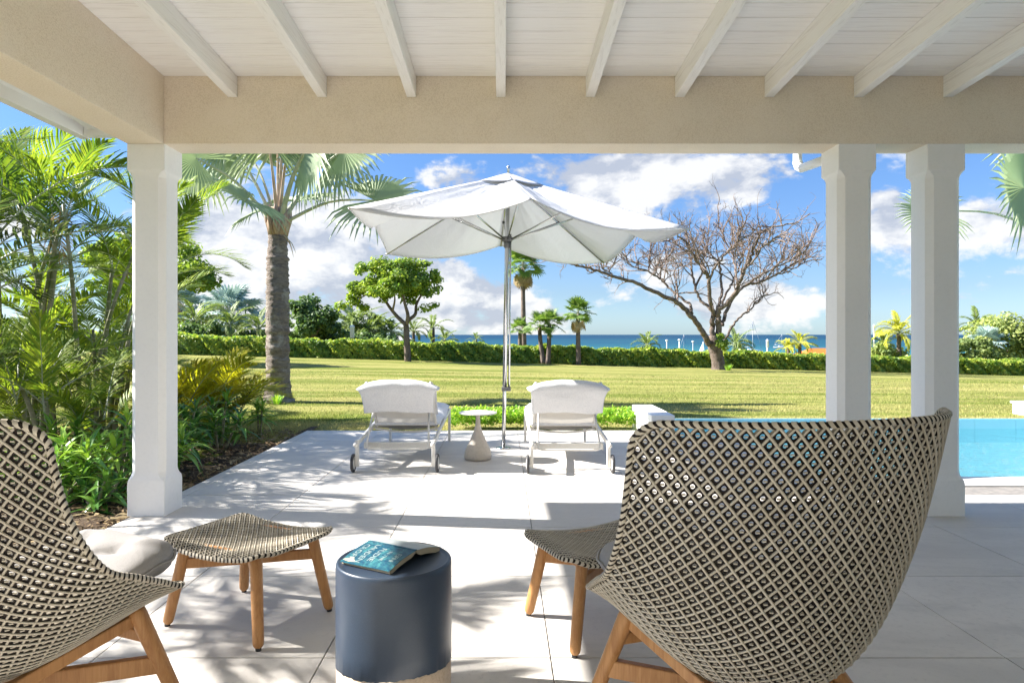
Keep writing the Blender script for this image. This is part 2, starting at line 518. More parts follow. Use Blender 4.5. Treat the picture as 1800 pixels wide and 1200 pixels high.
    M['sailblue'] = k.m
    k = Mat('mast_grey', (0.45, 0.46, 0.48), 0.4, 0.4)
    k.blend(k.noise(3, 3), (0.38, 0.39, 0.41), 0.45, 0.65)
    M['mast'] = k.m
    k = Mat('navy_emblem', (0.03, 0.025, 0.16), 0.6, 0.2)
    k.blend(k.noise(20, 3), (0.05, 0.04, 0.22), 0.45, 0.65)
    M['emblem'] = k.m
    k = Mat('brown_post', (0.26, 0.17, 0.11), 0.8, 0.2)
    k.blend(k.noise(8, 4), (0.34, 0.24, 0.17), 0.45, 0.65)
    M['brownpost'] = k.m
    # pool water: clear tinted sheet with a Fresnel reflection, lets the sun through
    mm = bpy.data.materials.new('pool_water')
    mm.use_nodes = True
    nt = mm.node_tree
    nt.nodes.clear()
    N, L = nt.nodes, nt.links
    out = N.new('ShaderNodeOutputMaterial')
    tr = N.new('ShaderNodeBsdfTransparent')
    tr.inputs[0].default_value = (0.86, 0.98, 0.99, 1)
    gl = N.new('ShaderNodeBsdfGlossy')
    gl.inputs['Roughness'].default_value = 0.06
    mx = N.new('ShaderNodeMixShader')
    fr = N.new('ShaderNodeFresnel')
    fr.inputs['IOR'].default_value = 1.2
    g = N.new('ShaderNodeNewGeometry')
    mp = N.new('ShaderNodeMapping')
    mp.inputs['Scale'].default_value = (1, 1.3, 1)
    L.new(g.outputs['Position'], mp.inputs[0])
    nz = N.new('ShaderNodeTexNoise')
    nz.inputs['Scale'].default_value = 13
    nz.inputs['Detail'].default_value = 4
    nz.inputs['Distortion'].default_value = 0.6
    L.new(mp.outputs[0], nz.inputs['Vector'])
    bp = N.new('ShaderNodeBump')
    bp.inputs['Strength'].default_value = 0.8
    bp.inputs['Distance'].default_value = 0.06
    L.new(nz.outputs['Fac'], bp.inputs['Height'])
    L.new(bp.outputs[0], fr.inputs['Normal'])
    L.new(bp.outputs[0], gl.inputs['Normal'])
    L.new(fr.outputs[0], mx.inputs[0])
    L.new(tr.outputs[0], mx.inputs[1])
    L.new(gl.outputs[0], mx.inputs[2])
    L.new(mx.outputs[0], out.inputs[0])
    M['water'] = mm


build_materials()


# ------------------------------------------------------------------ mesh helpers
class MB:
    def __init__(self):
        self.v, self.f, self.mi, self.n = [], [], [], 0

    def add(self, verts, faces, mi=0):
        verts = np.asarray(verts, float).reshape(-1, 3)
        self.v.append(verts)
        o = self.n
        self.f.extend([tuple(int(i) + o for i in q) for q in faces])
        self.mi.extend([mi] * len(faces))
        self.n += len(verts)
        return self

    def box(self, lo, hi, mi=0, bevel=0.0):
        x0, y0, z0 = lo
        x1, y1, z1 = hi
        if bevel <= 0:
            v = [(x0, y0, z0), (x1, y0, z0), (x1, y1, z0), (x0, y1, z0), (x0, y0, z1), (x1, y0, z1), (x1, y1, z1), (x0, y1, z1)]
            f = [(0, 3, 2, 1), (4, 5, 6, 7), (0, 1, 5, 4), (1, 2, 6, 5), (2, 3, 7, 6), (3, 0, 4, 7)]
            return self.add(v, f, mi)
        bm = bmesh.new()
        bmesh.ops.create_cube(bm, size=1)
        for q in bm.verts:
            q.co = Vector((x0 + (q.co.x + .5) * (x1 - x0), y0 + (q.co.y + .5) * (y1 - y0), z0 + (q.co.z + .5) * (z1 - z0)))
        bmesh.ops.bevel(bm, geom=bm.edges[:], offset=bevel, segments=2, affect='EDGES', profile=0.5)
        bm.verts.index_update()
        self.add([tuple(q.co) for q in bm.verts], [[q.index for q in f.verts] for f in bm.faces], mi)
        bm.free()
        return self

    def tube(self, pts, rad, n=8, mi=0, cap=True, flat=1.0):
        pts = np.asarray(pts, float)
        k = len(pts)
        rad = np.broadcast_to(np.asarray(rad, float), (k,))
        t = np.gradient(pts, axis=0)
        t /= np.linalg.norm(t, axis=1)[:, None] + 1e-12
        ref = np.array([0, 0, 1.]) if abs(t[0, 2]) < 0.9 else np.array([1., 0, 0])
        u = np.cross(t[0], ref)
        u /= np.linalg.norm(u)
        a = np.linspace(0, 2 * np.pi, n, endpoint=False)
        ca, sa = np.cos(a)[:, None], np.sin(a)[:, None]
        V = np.zeros((k, n, 3))
        for i in range(k):
            u = u - t[i] * (u @ t[i])
            u /= np.linalg.norm(u) + 1e-12
            w = np.cross(t[i], u)
            V[i] = pts[i] + rad[i] * (ca * u + sa * w * flat)
        F = []
        for i in range(k - 1):
            for j in range(n):
                j2 = (j + 1) % n
                F.append((i * n + j, i * n + j2, (i + 1) * n + j2, (i + 1) * n + j))
        if cap:
            F.append(tuple(range(n - 1, -1, -1)))
            F.append(tuple((k - 1) * n + j for j in range(n)))
        return self.add(V.reshape(-1, 3), F, mi)

    def lathe(self, prof, n=32, c=(0, 0, 0), mi=0):
        prof = np.asarray(prof, float)
        a = np.linspace(0, 2 * np.pi, n, endpoint=False)
        k = len(prof)
        V = np.stack([np.outer(prof[:, 0], np.cos(a)) + c[0], np.outer(prof[:, 0], np.sin(a)) + c[1], np.repeat(prof[:, 1:2], n, 1) + c[2]], 2)
        F = []
        for i in range(k - 1):
            for j in range(n):
                j2 = (j + 1) % n
                F.append((i * n + j, i * n + j2, (i + 1) * n + j2, (i + 1) * n + j))
        if prof[0, 0] > 1e-6:
            F.append(tuple(range(n - 1, -1, -1)))
        if prof[-1, 0] > 1e-6:
            F.append(tuple((k - 1) * n + j for j in range(n)))
        return self.add(V.reshape(-1, 3), F, mi)

    def grid(self, P, mi=0, closed_u=False):
        """P: (r, c, 3) array of points -> quads"""
        r, c, _ = P.shape
        F = []
        for i in range(r - 1):
            for j in range(c - 1 + (1 if closed_u else 0)):
                j2 = (j + 1) % c
                F.append((i * c + j, i * c + j2, (i + 1) * c + j2, (i + 1) * c + j))
        return self.add(P.reshape(-1, 3), F, mi)

    def quads(self, Q, mi=0):
        """Q: (n, 4, 3) separate quads"""
        n = len(Q)
        idx = np.arange(n * 4).reshape(n, 4)
        return self.add(Q.reshape(-1, 3), idx.tolist(), mi)

    def mesh(self, name, mats, smooth=False, shift=None):
        V = np.concatenate(self.v) if self.v else np.zeros((0, 3))
        if shift is not None:
            V = V - np.asarray(shift, float)
        me = bpy.data.meshes.new(name)
        me.vertices.add(len(V))
        me.vertices.foreach_set('co', V.ravel())
        lens = np.fromiter((len(q) for q in self.f), dtype=np.int32, count=len(self.f))
        loops = np.fromiter((i for q in self.f for i in q), dtype=np.int32, count=int(lens.sum()))
        me.loops.add(len(loops))
        me.loops.foreach_set('vertex_index', loops)
        me.polygons.add(len(lens))
        st = np.zeros(len(lens), np.int32)
        st[1:] = np.cumsum(lens)[:-1]
        me.polygons.foreach_set('loop_start', st)
        me.polygons.foreach_set('loop_total', lens)
        for k in (mats if isinstance(mats, (list, tuple)) else [mats]):
            me.materials.append(M[k])
        if len(self.mi):
            me.polygons.foreach_set('material_index', np.asarray(self.mi, np.int32))
        me.polygons.foreach_set('use_smooth', np.full(len(lens), bool(smooth)))
        me.update(calc_edges=True)
        me.validate()
        return me


def link(name, me, parent=None, kind=None, label=None):
    o = bpy.data.objects.new(name, me)
    COL.objects.link(o)
    if parent is not None:
        o.parent = parent
    if kind:
        o['kind'] = kind
    if label:
        o['label'] = label
    return o


def part(name, mb, mat, parent, smooth=False, world=False, kind=None, label=None):
    """a part; world=True: its points are scene points and the parent stands unrotated"""
    me = mb.mesh(name, mat, smooth, tuple(parent.location) if world else None)
    return link(name, me, parent, kind, label)


def sub(name, mb, mat, parent, smooth=False, base=None, kind=None):
    me = mb.mesh(name, mat, smooth, base)
    return link(name, me, parent, kind)


def thing(name, label, cat, loc=(0, 0, 0), rz=0.0, group=None):
    o = bpy.data.objects.new(name, None)
    COL.objects.link(o)
    o.empty_display_size = 0.1
    o.location = loc
    o.rotation_euler = (0, 0, rz)
    o['label'] = label
    o['category'] = cat
    if group:
        o['group'] = group
    return o


def struct(name, mb, mat, smooth=False, kind='structure'):
    return link(name, mb.mesh(name, mat, smooth), None, kind)


def tag(o, label, cat, group=None):
    o['label'] = label
    o['category'] = cat
    if group:
        o['group'] = group
    return o


def copy_tree(o, parent=None):
    c = o.copy()
    COL.objects.link(c)
    if parent is not None:
        c.parent = parent
    for ch in list(o.children):
        copy_tree(ch, c)
    return c


def at(x, y, Y):
    return np.array([(x - 885) / FPX * Y, Y, EYE + (588 - y) / FPX * Y])


def catmull(P, n):
    P = np.asarray(P, float)
    k = len(P) - 1
    x = np.linspace(0, 1, n) * k
    i = np.minimum(x.astype(int), k - 1)
    f = (x - i)[:, None]
    p0, p1, p2, p3 = P[np.maximum(i - 1, 0)], P[i], P[i + 1], P[np.minimum(i + 2, k)]
    return .5 * ((2 * p1) + (-p0 + p2) * f + (2 * p0 - 5 * p1 + 4 * p2 - p3) * f ** 2 + (-p0 + 3 * p1 - 3 * p2 + p3) * f ** 3)


def ground_z(X, Y):
    gh = -0.121 - 0.0262 * np.clip(X, -40, 40)
    t = np.clip((Y - 9.2) / 25.0, 0, 1)
    g = -0.06 * (1 - t) + gh * t
    k = np.interp(X, [-30, -14, -4, 60], [0.012, 0.02, 0.075, 0.075])
    g = g - np.clip(Y - 36, 0, 400) * k
    return np.maximum(g, -7.5)


# ------------------------------------------------------------------ setting: ground, sea, terrace, pool
POOL = (2.10, 14.0, 6.03, 9.86)      # x0, x1, y0, y1


def build_ground():
    xs = sorted(set(np.round(np.concatenate([np.arange(-30, 30.1, 0.75), np.arange(-300, -30, 15), np.arange(45, 301, 15), [POOL[0], POOL[1]]]), 3)))
    ys = sorted(set(np.round(np.concatenate([np.arange(-6, 16, 0.6), np.arange(16, 45, 1.0), np.arange(48, 110, 6), [140, 200, 300], [POOL[2], POOL[3] + 0.1]]), 3)))
    X, Y = np.meshgrid(xs, ys)
    Z = ground_z(X, Y)
    mb = MB()
    r, c = X.shape
    F = []
    for i in range(r - 1):
        for j in range(c - 1):
            mx, my = (X[i, j] + X[i, j + 1]) / 2, (Y[i, j] + Y[i + 1, j]) / 2
            if POOL[0] < mx < POOL[1] and POOL[2] < my < POOL[3] + 0.1:
                continue
            F.append((i * c + j, i * c + j + 1, (i + 1) * c + j + 1, (i + 1) * c + j))
    mb.add(np.stack([X, Y, Z], 2).reshape(-1, 3), F)
    struct('lawn', mb, 'lawn', True)
    # short blades on the nearer lawn
    n = 62000
    Yb = 9.0 + (RNG.random(n) ** 1.7) * 15
    Xb = (RNG.random(n) * 1.75 - 0.85) * Yb * 0.85
    ok = ~((Xb > -2.65) & (Xb < 2.2) & (Yb < 9.12)) & ~((Xb > 2.0) & (Yb < 10.02)) & ~((Xb < -2.6) & (Xb > -6.4) & (Yb < 9.4))
    n2 = 16000
    Xe = -2.7 - RNG.random(n2) * 3.4
    Ye = 8.0 + RNG.random(n2) * 3.5
    Xb, Yb = np.concatenate([Xb[ok], Xe]), np.concatenate([Yb[ok], Ye])
    n = len(Xb)
    Zb = ground_z(Xb, Yb) - 0.005
    a = RNG.random(n) * 6.283
    h = 0.018 + RNG.random(n) * 0.03
    w = 0.004 + RNG.random(n) * 0.004 + Yb * 0.0003
    lean = (RNG.random((n, 2)) - .5) * 0.04
    b = np.stack([Xb, Yb, Zb], 1)
    dx = np.stack([np.cos(a) * w, np.sin(a) * w, 0 * a], 1)
    tip = b + np.stack([lean[:, 0], lean[:, 1], h], 1)
    V = np.stack([b - dx, b + dx, tip], 1)
    mb = MB().add(V.reshape(-1, 3), np.arange(n * 3).reshape(n, 3).tolist())
    struct('grass', mb, 'grass', kind='stuff')
    # sea
    mb = MB()
    mb.add([(-40000, 60, -5.0), (40000, 60, -5.0), (40000, 50000, -5.0), (-40000, 50000, -5.0)], [(0, 1, 2, 3)])
    struct('sea', mb, 'sea')
    # planting bed, left of the terrace
    xs = np.linspace(-9.0, -2.63, 60)
    ys = np.linspace(0.5, 9.6, 80)
    X, Y = np.meshgrid(xs, ys)
    Z = -0.045 + 0.03 * np.sin(X * 3.1 + Y * 1.7) * np.sin(Y * 2.3) + RNG.normal(size=X.shape) * 0.010
    edge = np.clip((Y - 8.3 + 0.5 * np.sin(X * 2)) / 1.2, 0, 1)
    Z = Z - edge * 0.09
    Z = np.where(X > -2.75, -0.03, Z)
    mb = MB().grid(np.stack([X, Y, Z], 2))
    struct('planting_bed', mb, 'soil', True)
    # crumbs of leaf litter and soil on the bed
    n = 5000
    Xl = -2.66 - RNG.random(n) ** 1.5 * 3.5
    Yl = 4.0 + RNG.random(n) * 5.4
    c = np.stack([Xl, Yl, np.full(n, -0.02) + RNG.random(n) * 0.02 - np.clip((Yl - 8.4) / 1.2, 0, 1) * .05], 1)
    a = RNG.random(n) * 6.28
    l = 0.012 + RNG.random(n) ** 3 * 0.06
    d = np.stack([np.cos(a) * l, np.sin(a) * l, RNG.normal(size=n) * 0.008], 1)
    e = np.stack([-np.sin(a) * l * .3, np.cos(a) * l * .3, RNG.normal(size=n) * 0.004], 1)
    mb = MB().quads(np.stack([c - d, c - e, c + d, c + e], 1))
    struct('litter', mb, 'litter', kind='stuff')


def build_terrace():
    x0, x1, y0, y1 = -2.62, 9.0, -2.6, 8.97
    mb = MB()
    mb.box((x0, y0, -0.12), (2.08, y1 - 0.004, -0.014))
    mb.box((2.08, y0, -0.12), (x1, 5.7, -0.014))
    base = struct('terrace', mb, 'joint')
    xl = [x0] + [-2.513 + 0.9 * k for k in range(13)] + [x1]
    yl = [y0] + [-1.84 + 0.9 * k for k in range(12)] + [y1]
    cache = {}
    for i in range(len(xl) - 1):
        for j in range(len(yl) - 1):
            ax, bx, ay, by = xl[i], xl[i + 1], yl[j], yl[j + 1]
            if bx - ax < 0.02 or by - ay < 0.02:
                continue
            if ax >= 2.0 and ay >= 5.3:
                continue
            if ax > 1.9 and by > 5.7:
                by = 5.7
            if ax < 2.08 < bx and by > 5.75:
                bx = 2.08
            key = (round(bx - ax, 3), round(by - ay, 3))
            if key not in cache:
                w, h = key
                cache[key] = MB().box((0.0025, 0.0025, -0.03), (w - 0.0025, h - 0.0025, 0.0), bevel=0.0016).mesh('tile', 'tile')
            o = link('tile', cache[key], base)
            o.location = (ax, ay, random.uniform(-0.0008, 0.0004))


def build_pool():
    x0, x1, y0, y1 = POOL
    mb = MB()
    d = -1.25
    mb.add([(x0, y0, d), (x1, y0, d), (x1, y1, d), (x0, y1, d), (x0, y0, -.02), (x1, y0, -.02), (x1, y1, -.02), (x0, y1, -.02)],
           [(0, 1, 2, 3), (0, 4, 5, 1), (1, 5, 6, 2), (2, 6, 7, 3), (3, 7, 4, 0)])
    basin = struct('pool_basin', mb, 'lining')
    # tiled far wall standing above the water
    mb = MB()
    mb.box((x0 - 0.02, y1 + 0.004, -0.9), (x1, y1 + 0.10, 0.034))
    wall = struct('pool_wall', mb, 'lining')
    k = 0
    x = x0
    tile = MB().box((0.0015, -0.02, -0.30), (0.5985, 0.0, 0.048), bevel=0.002).mesh('wall_tile', 'pooltile')
    while x < x1 - 0.3:
        o = link('wall_tile', tile, wall)
        o.location = (x, y1 + 0.002, 0)
        x += 0.6
    # coping blocks on the near edge
    cop = struct('pool_coping', MB().box((x0 - 0.02, 5.72, -0.14), (x1, y0 - 0.002, -0.012)), 'joint')
    blk = MB().box((0.0015, 0, -0.06), (0.5985, 0.345, 0.002), bevel=0.006).mesh('coping_stone', 'coping')
    x = 2.09
    while x < x1 - 0.3:
        o = link('coping_stone', blk, cop)
        o.location = (x, 5.703, 0)
        x += 0.6
    # water with small real ripples
    xs = np.linspace(x0, x1, 240)
    ys = np.linspace(y0, y1, 90)
    X, Y = np.meshgrid(xs, ys)
    Z = np.zeros_like(X)
    for i in range(16):
        a = RNG.random() * 6.28
        wl = 0.22 + RNG.random() * 0.6
        Z += 0.0022 * wl * np.sin((X * np.cos(a) + Y * np.sin(a)) * 6.28 / wl + RNG.random() * 6)
    mb = MB().grid(np.stack([X, Y, Z - 0.10], 2))
    struct('water', mb, 'water', True)


build_ground()
build_terrace()
build_pool()


# ------------------------------------------------------------------ pavilion: columns, beams, roof
CF, CB = 4.728, 4.988               # front and back faces of the columns
BEAM0 = 2.616


def ceil_z(Y):
    return 3.088 + 0.061 * (4.728 - Y)


def build_pavilion():
    # columns
    def col_mesh():
        secs = [(0, .132, .004), (.225, .132, .004), (.25, .131, .012), (.268, .126, .026), (.285, .123, .033), (.305, .121, .039), (.33, .121, .040),
                (2.36, .121, .040), (2.385, .121, .039), (2.405, .123, .031), (2.42, .126, .020), (2.432, .131, .008), (2.44, .132, .004), (BEAM0, .132, .004)]
        P = np.array([[(h, h - c, z), (h - c, h, z), (-h + c, h, z), (-h, h - c, z), (-h, -h + c, z), (-h + c, -h, z), (h - c, -h, z), (h, -h + c, z)] for z, h, c in secs])
        return MB().grid(P, closed_u=True).mesh('column', 'render')
    cm = col_mesh()
    cy = (CF + CB) / 2 + 0.002
    for x, lab in ((-2.516, 'square white column with chamfered shaft standing alone beside the planting bed'),
                   (2.49, 'white chamfered column of the pair that carries the white drainpipe elbow'),
                   (3.116, 'white chamfered column of the pair, between its twin and the pool view')):
        o = link('column', cm)
        o.location = (x, cy, 0)
        tag(o, lab, 'column', 'white chamfered columns of the pavilion')
    # beams
    mb = MB().box((-2.646, CF, BEAM0), (11.0, CB, 3.20), bevel=0.004)
    struct('front_beam', mb, 'stucco')
    mb = MB().box((-2.646, -2.6, BEAM0), (-2.386, CF - 0.003, 3.62), bevel=0.004)
    struct('side_beam', mb, 'stucco')
    # house wall behind the camera
    mb = MB().box((-2.9, -2.86, -0.05), (11.0, -2.604, 3.7))
    struct('villa_wall', mb, 'render')
    # roof slab (a sheet above the boards), its rafters and boards are parts
    mb = MB()
    ya, yb = -2.9, 5.55
    za, zb = ceil_z(ya) + 0.03, ceil_z(yb) + 0.03
    for (xa, xb) in ((-3.44, 11.0),):
        v = [(xa, ya, za), (xb, ya, za), (xb, yb, zb), (xa, yb, zb), (xa, ya, za + .14), (xb, ya, za + .14), (xb, yb, zb + .14), (xa, yb, zb + .14)]
        mb.add(v, [(0, 3, 2, 1), (4, 5, 6, 7), (0, 1, 5, 4), (1, 2, 6, 5), (2, 3, 7, 6), (3, 0, 4, 7)])
    roof = struct('roof', mb, 'paint')
    # boards, each with a shadow gap
    y = CF - 0.004
    bw = 0.155
    while y > -2.6:
        ylo = max(y - bw, -2.598)
        m2 = MB()
        g = 0.0050
        prof = [(y - g, 0.0), (y - 0.0017, 0.005), (y - 0.0017, 0.024), (ylo + 0.0017, 0.024), (ylo + 0.0017, 0.005), (ylo + g, 0.0)]
        V = []
        for xx in (-2.384, 10.98):
            for (yy, up) in prof:
                V.append((xx, yy, ceil_z(yy) + up))
        n = len(prof)
        F = [(i, (i + 1) % n, n + (i + 1) % n, n + i) for i in range(n)] + [tuple(range(n - 1, -1, -1)), tuple(range(n, 2 * n))]
        m2.add(V, F)
        link('board', m2.mesh('board', 'board'), roof)
        y -= bw
    # rafters
    for k in range(-3, 13):
        x = -0.018 + 0.628 * k
        if x > 10.8:
            continue
        m2 = MB().box((-0.033, -2.598, -0.145), (0.033, CF - 0.002, 0.0), bevel=0.004)
        V = np.concatenate(m2.v)
        V[:, 2] += ceil_z(V[:, 1]) - 0.0015
        m2.v = [V]
        o = link('rafter', m2.mesh('rafter', 'rafter'), roof)
        o.location = (x, 0, 0)
    # eaves outside the side beam: sloping soffit, fascia boards and end board
    mb = MB()
    mb.add([(-2.647, -2.6, 3.30), (-3.46, -2.6, 2.985), (-3.46, 5.58, 2.985), (-2.647, 5.58, 3.30)], [(0, 1, 2, 3)])
    link('soffit', mb.mesh('soffit', 'paint'), roof)
    mb = MB().box((-3.52, -2.7, 2.90), (-3.44, 5.60, 3.42), bevel=0.006)
    link('fascia', mb.mesh('fascia', 'paint'), roof)
    mb = MB().box((-3.44, 5.50, 2.905), (11.0, 5.585, 3.30), bevel=0.006)
    link('fascia', mb.mesh('fascia', 'paint'), roof)
    # hip rafter along the soffit
    mb = MB()
    for dz in (0,):
        P = [(-2.75, -1.0, 3.35), (-3.36, 5.48, 2.95)]
        a, b = Vector(P[0]), Vector(P[1])
        w = Vector((0.035, 0, 0))
        h = Vector((0, 0, 0.13))
        mb.add([a - w, a + w, b + w, b - w, a - w + h, a + w + h, b + w + h, b - w + h], [(0, 3, 2, 1), (4, 5, 6, 7), (0, 1, 5, 4), (1, 2, 6, 5), (2, 3, 7, 6), (3, 0, 4, 7)])
    link('hip_rafter', mb.mesh('hip_rafter', 'paint'), roof)
    # drainpipe elbow running from the eaves back to the column
    t = thing('drainpipe', 'white round drainpipe elbow running from the eaves to a column', 'drainpipe', (2.46, 5.5, 2.4))
    mb = MB()
    p = [at(1402, 240, 5.62), at(1402, 270, 5.62), at(1402, 286, 5.62), at(1403.5, 293, 5.60), at(1409, 296, 5.55), at(1417, 293, 5.48), at(1432, 287.5, 5.28), at(1452, 281, 5.0)]
    mb.tube(p, 0.036, 14)
    part('pipe', mb, 'paint', t, True, True)
    mb = MB().tube([at(1402, 284, 5.62), at(1402, 289, 5.62)], 0.041, 14)
    part('pipe_collar', mb, 'paint', t, True, True)


build_pavilion()


def build_low_wall():
    mb = MB().box((-0.14, -0.62, -0.08), (0.14, 0.62, 0.30), bevel=0.006)
    o = link('low_wall', mb.mesh('low_wall', 'render'))
    o.location = (1.935, 8.76, 0)
    tag(o, 'low white wall block at the end of the terrace by the pool corner', 'low wall')


build_low_wall()


# ------------------------------------------------------------------ woven furniture
KN = np.array([[0.384, 0.405, 0.346, -0.062, 0.06, 2.179], [0.231, 0.352, 0.366, 0.061, 0.115, 1.708], [0.061, 0.282, 0.392, 0.146, 0.23, 1.756],
               [-0.142, 0.286, 0.431, 0.229, 0.285, 2.029], [-0.322, 0.431, 0.467, 0.274, 0.215, 1.919], [-0.411, 0.709, 0.483, 0.254, 0.106, 2.214],
               [-0.472, 1.073, 0.492, 0.249, -0.01, 2.637]])
_vt = np.linspace(0, 1, 400)
_kt = catmull(KN, 400)
_len = np.concatenate([[0], np.cumsum(np.linalg.norm(np.diff(_kt[:, :2], axis=0), axis=1))])
_len /= _len[-1]


def chair_pt(u, s):
    """u in -1..1 across, s in 0..1 by length from the front edge to the top"""
    u, s = np.asarray(u, float), np.asarray(s, float)
    q = np.stack([np.interp(s, _len, _kt[:, i]) for i in range(6)], -1)
    g = np.abs(u) ** q[..., 5]
    return np.stack([u * q[..., 2], q[..., 0] + g * q[..., 3], q[..., 1] + g * q[..., 4]], -1)


_gs, _gu = np.linspace(0, 1, 81), np.linspace(-1, 1, 161)
_P = chair_pt(*np.meshgrid(_gu, _gs))
_cum = np.concatenate([np.zeros((81, 1)), np.cumsum(np.linalg.norm(np.diff(_P, axis=1), axis=2), axis=1)], 1)
_cum = _cum / _cum[:, -1:] * 2 - 1
_tab = np.array([np.interp(_gu, _cum[i], _gu) for i in range(81)])      # even length across -> u


def chair_even(e, s):
    e, s = np.asarray(e, float), np.asarray(s, float)
    fi, fj = np.clip(s, 0, 1) * 80, (np.clip(e, -1, 1) + 1) * 80
    i, j = np.minimum(fi.astype(int), 79), np.minimum(fj.astype(int), 159)
    a, b = fi - i, fj - j
    u = (_tab[i, j] * (1 - a) * (1 - b) + _tab[i + 1, j] * a * (1 - b) + _tab[i, j + 1] * (1 - a) * b + _tab[i + 1, j + 1] * a * b)
    return chair_pt(u, s)


def stool_pt(u, s):
    u, s = np.asarray(u, float), np.asarray(s, float)
    t = s * 2 - 1
    sag = 0.034 * (1 - u ** 2) + 0.004 * (1 - t ** 2)
    x = u * 0.300 * (1 - 0.06 * (1 - t ** 2) * 0)
    y = t * 0.243 * (1 + 0.02 * (1 - u ** 2))
    edge = 0.018 * np.clip((np.maximum(np.abs(u), np.abs(t)) - 0.75) / 0.25, 0, 1) ** 2
    return np.stack([x, y, 0.398 - sag - edge], -1)


# rows are counted down from the top edge along each column, so they stay evenly spaced in the wings
_ge = np.linspace(-1, 1, 161)
_Q = chair_even(*np.meshgrid(_ge, np.linspace(0, 1, 201)))
_cl = np.concatenate([np.zeros((1, 161)), np.cumsum(np.linalg.norm(np.diff(_Q, axis=0), axis=2), axis=0)], 0)
_down = _cl[-1:] - _cl                                   # length from the top edge, rows run s = 0..1
ROW = 0.0425
CH_NB = float(_down.max() / ROW)
_lg = np.linspace(0, _down.max(), 241)
_s_of = np.array([np.interp(_lg, _down[::-1, j], np.linspace(1, 0, 201)) - np.clip(_lg - _down[0, j], 0, None) for j in range(161)])


def chair_s(e, b):
    L = np.clip((CH_NB - b) * ROW, 0, _down.max())
    fi, fj = (np.clip(e, -1, 1) + 1) * 80, L / _lg[-1] * 240
    i, j = np.minimum(fi.astype(int), 159), np.minimum(fj.astype(int), 239)
    p, q = fi - i, fj - j
    return (_s_of[i, j] * (1 - p) * (1 - q) + _s_of[i + 1, j] * p * (1 - q) + _s_of[i, j + 1] * (1 - p) * q + _s_of[i + 1, j + 1] * p * q) + np.clip(b - CH_NB, 0, None) / CH_NB


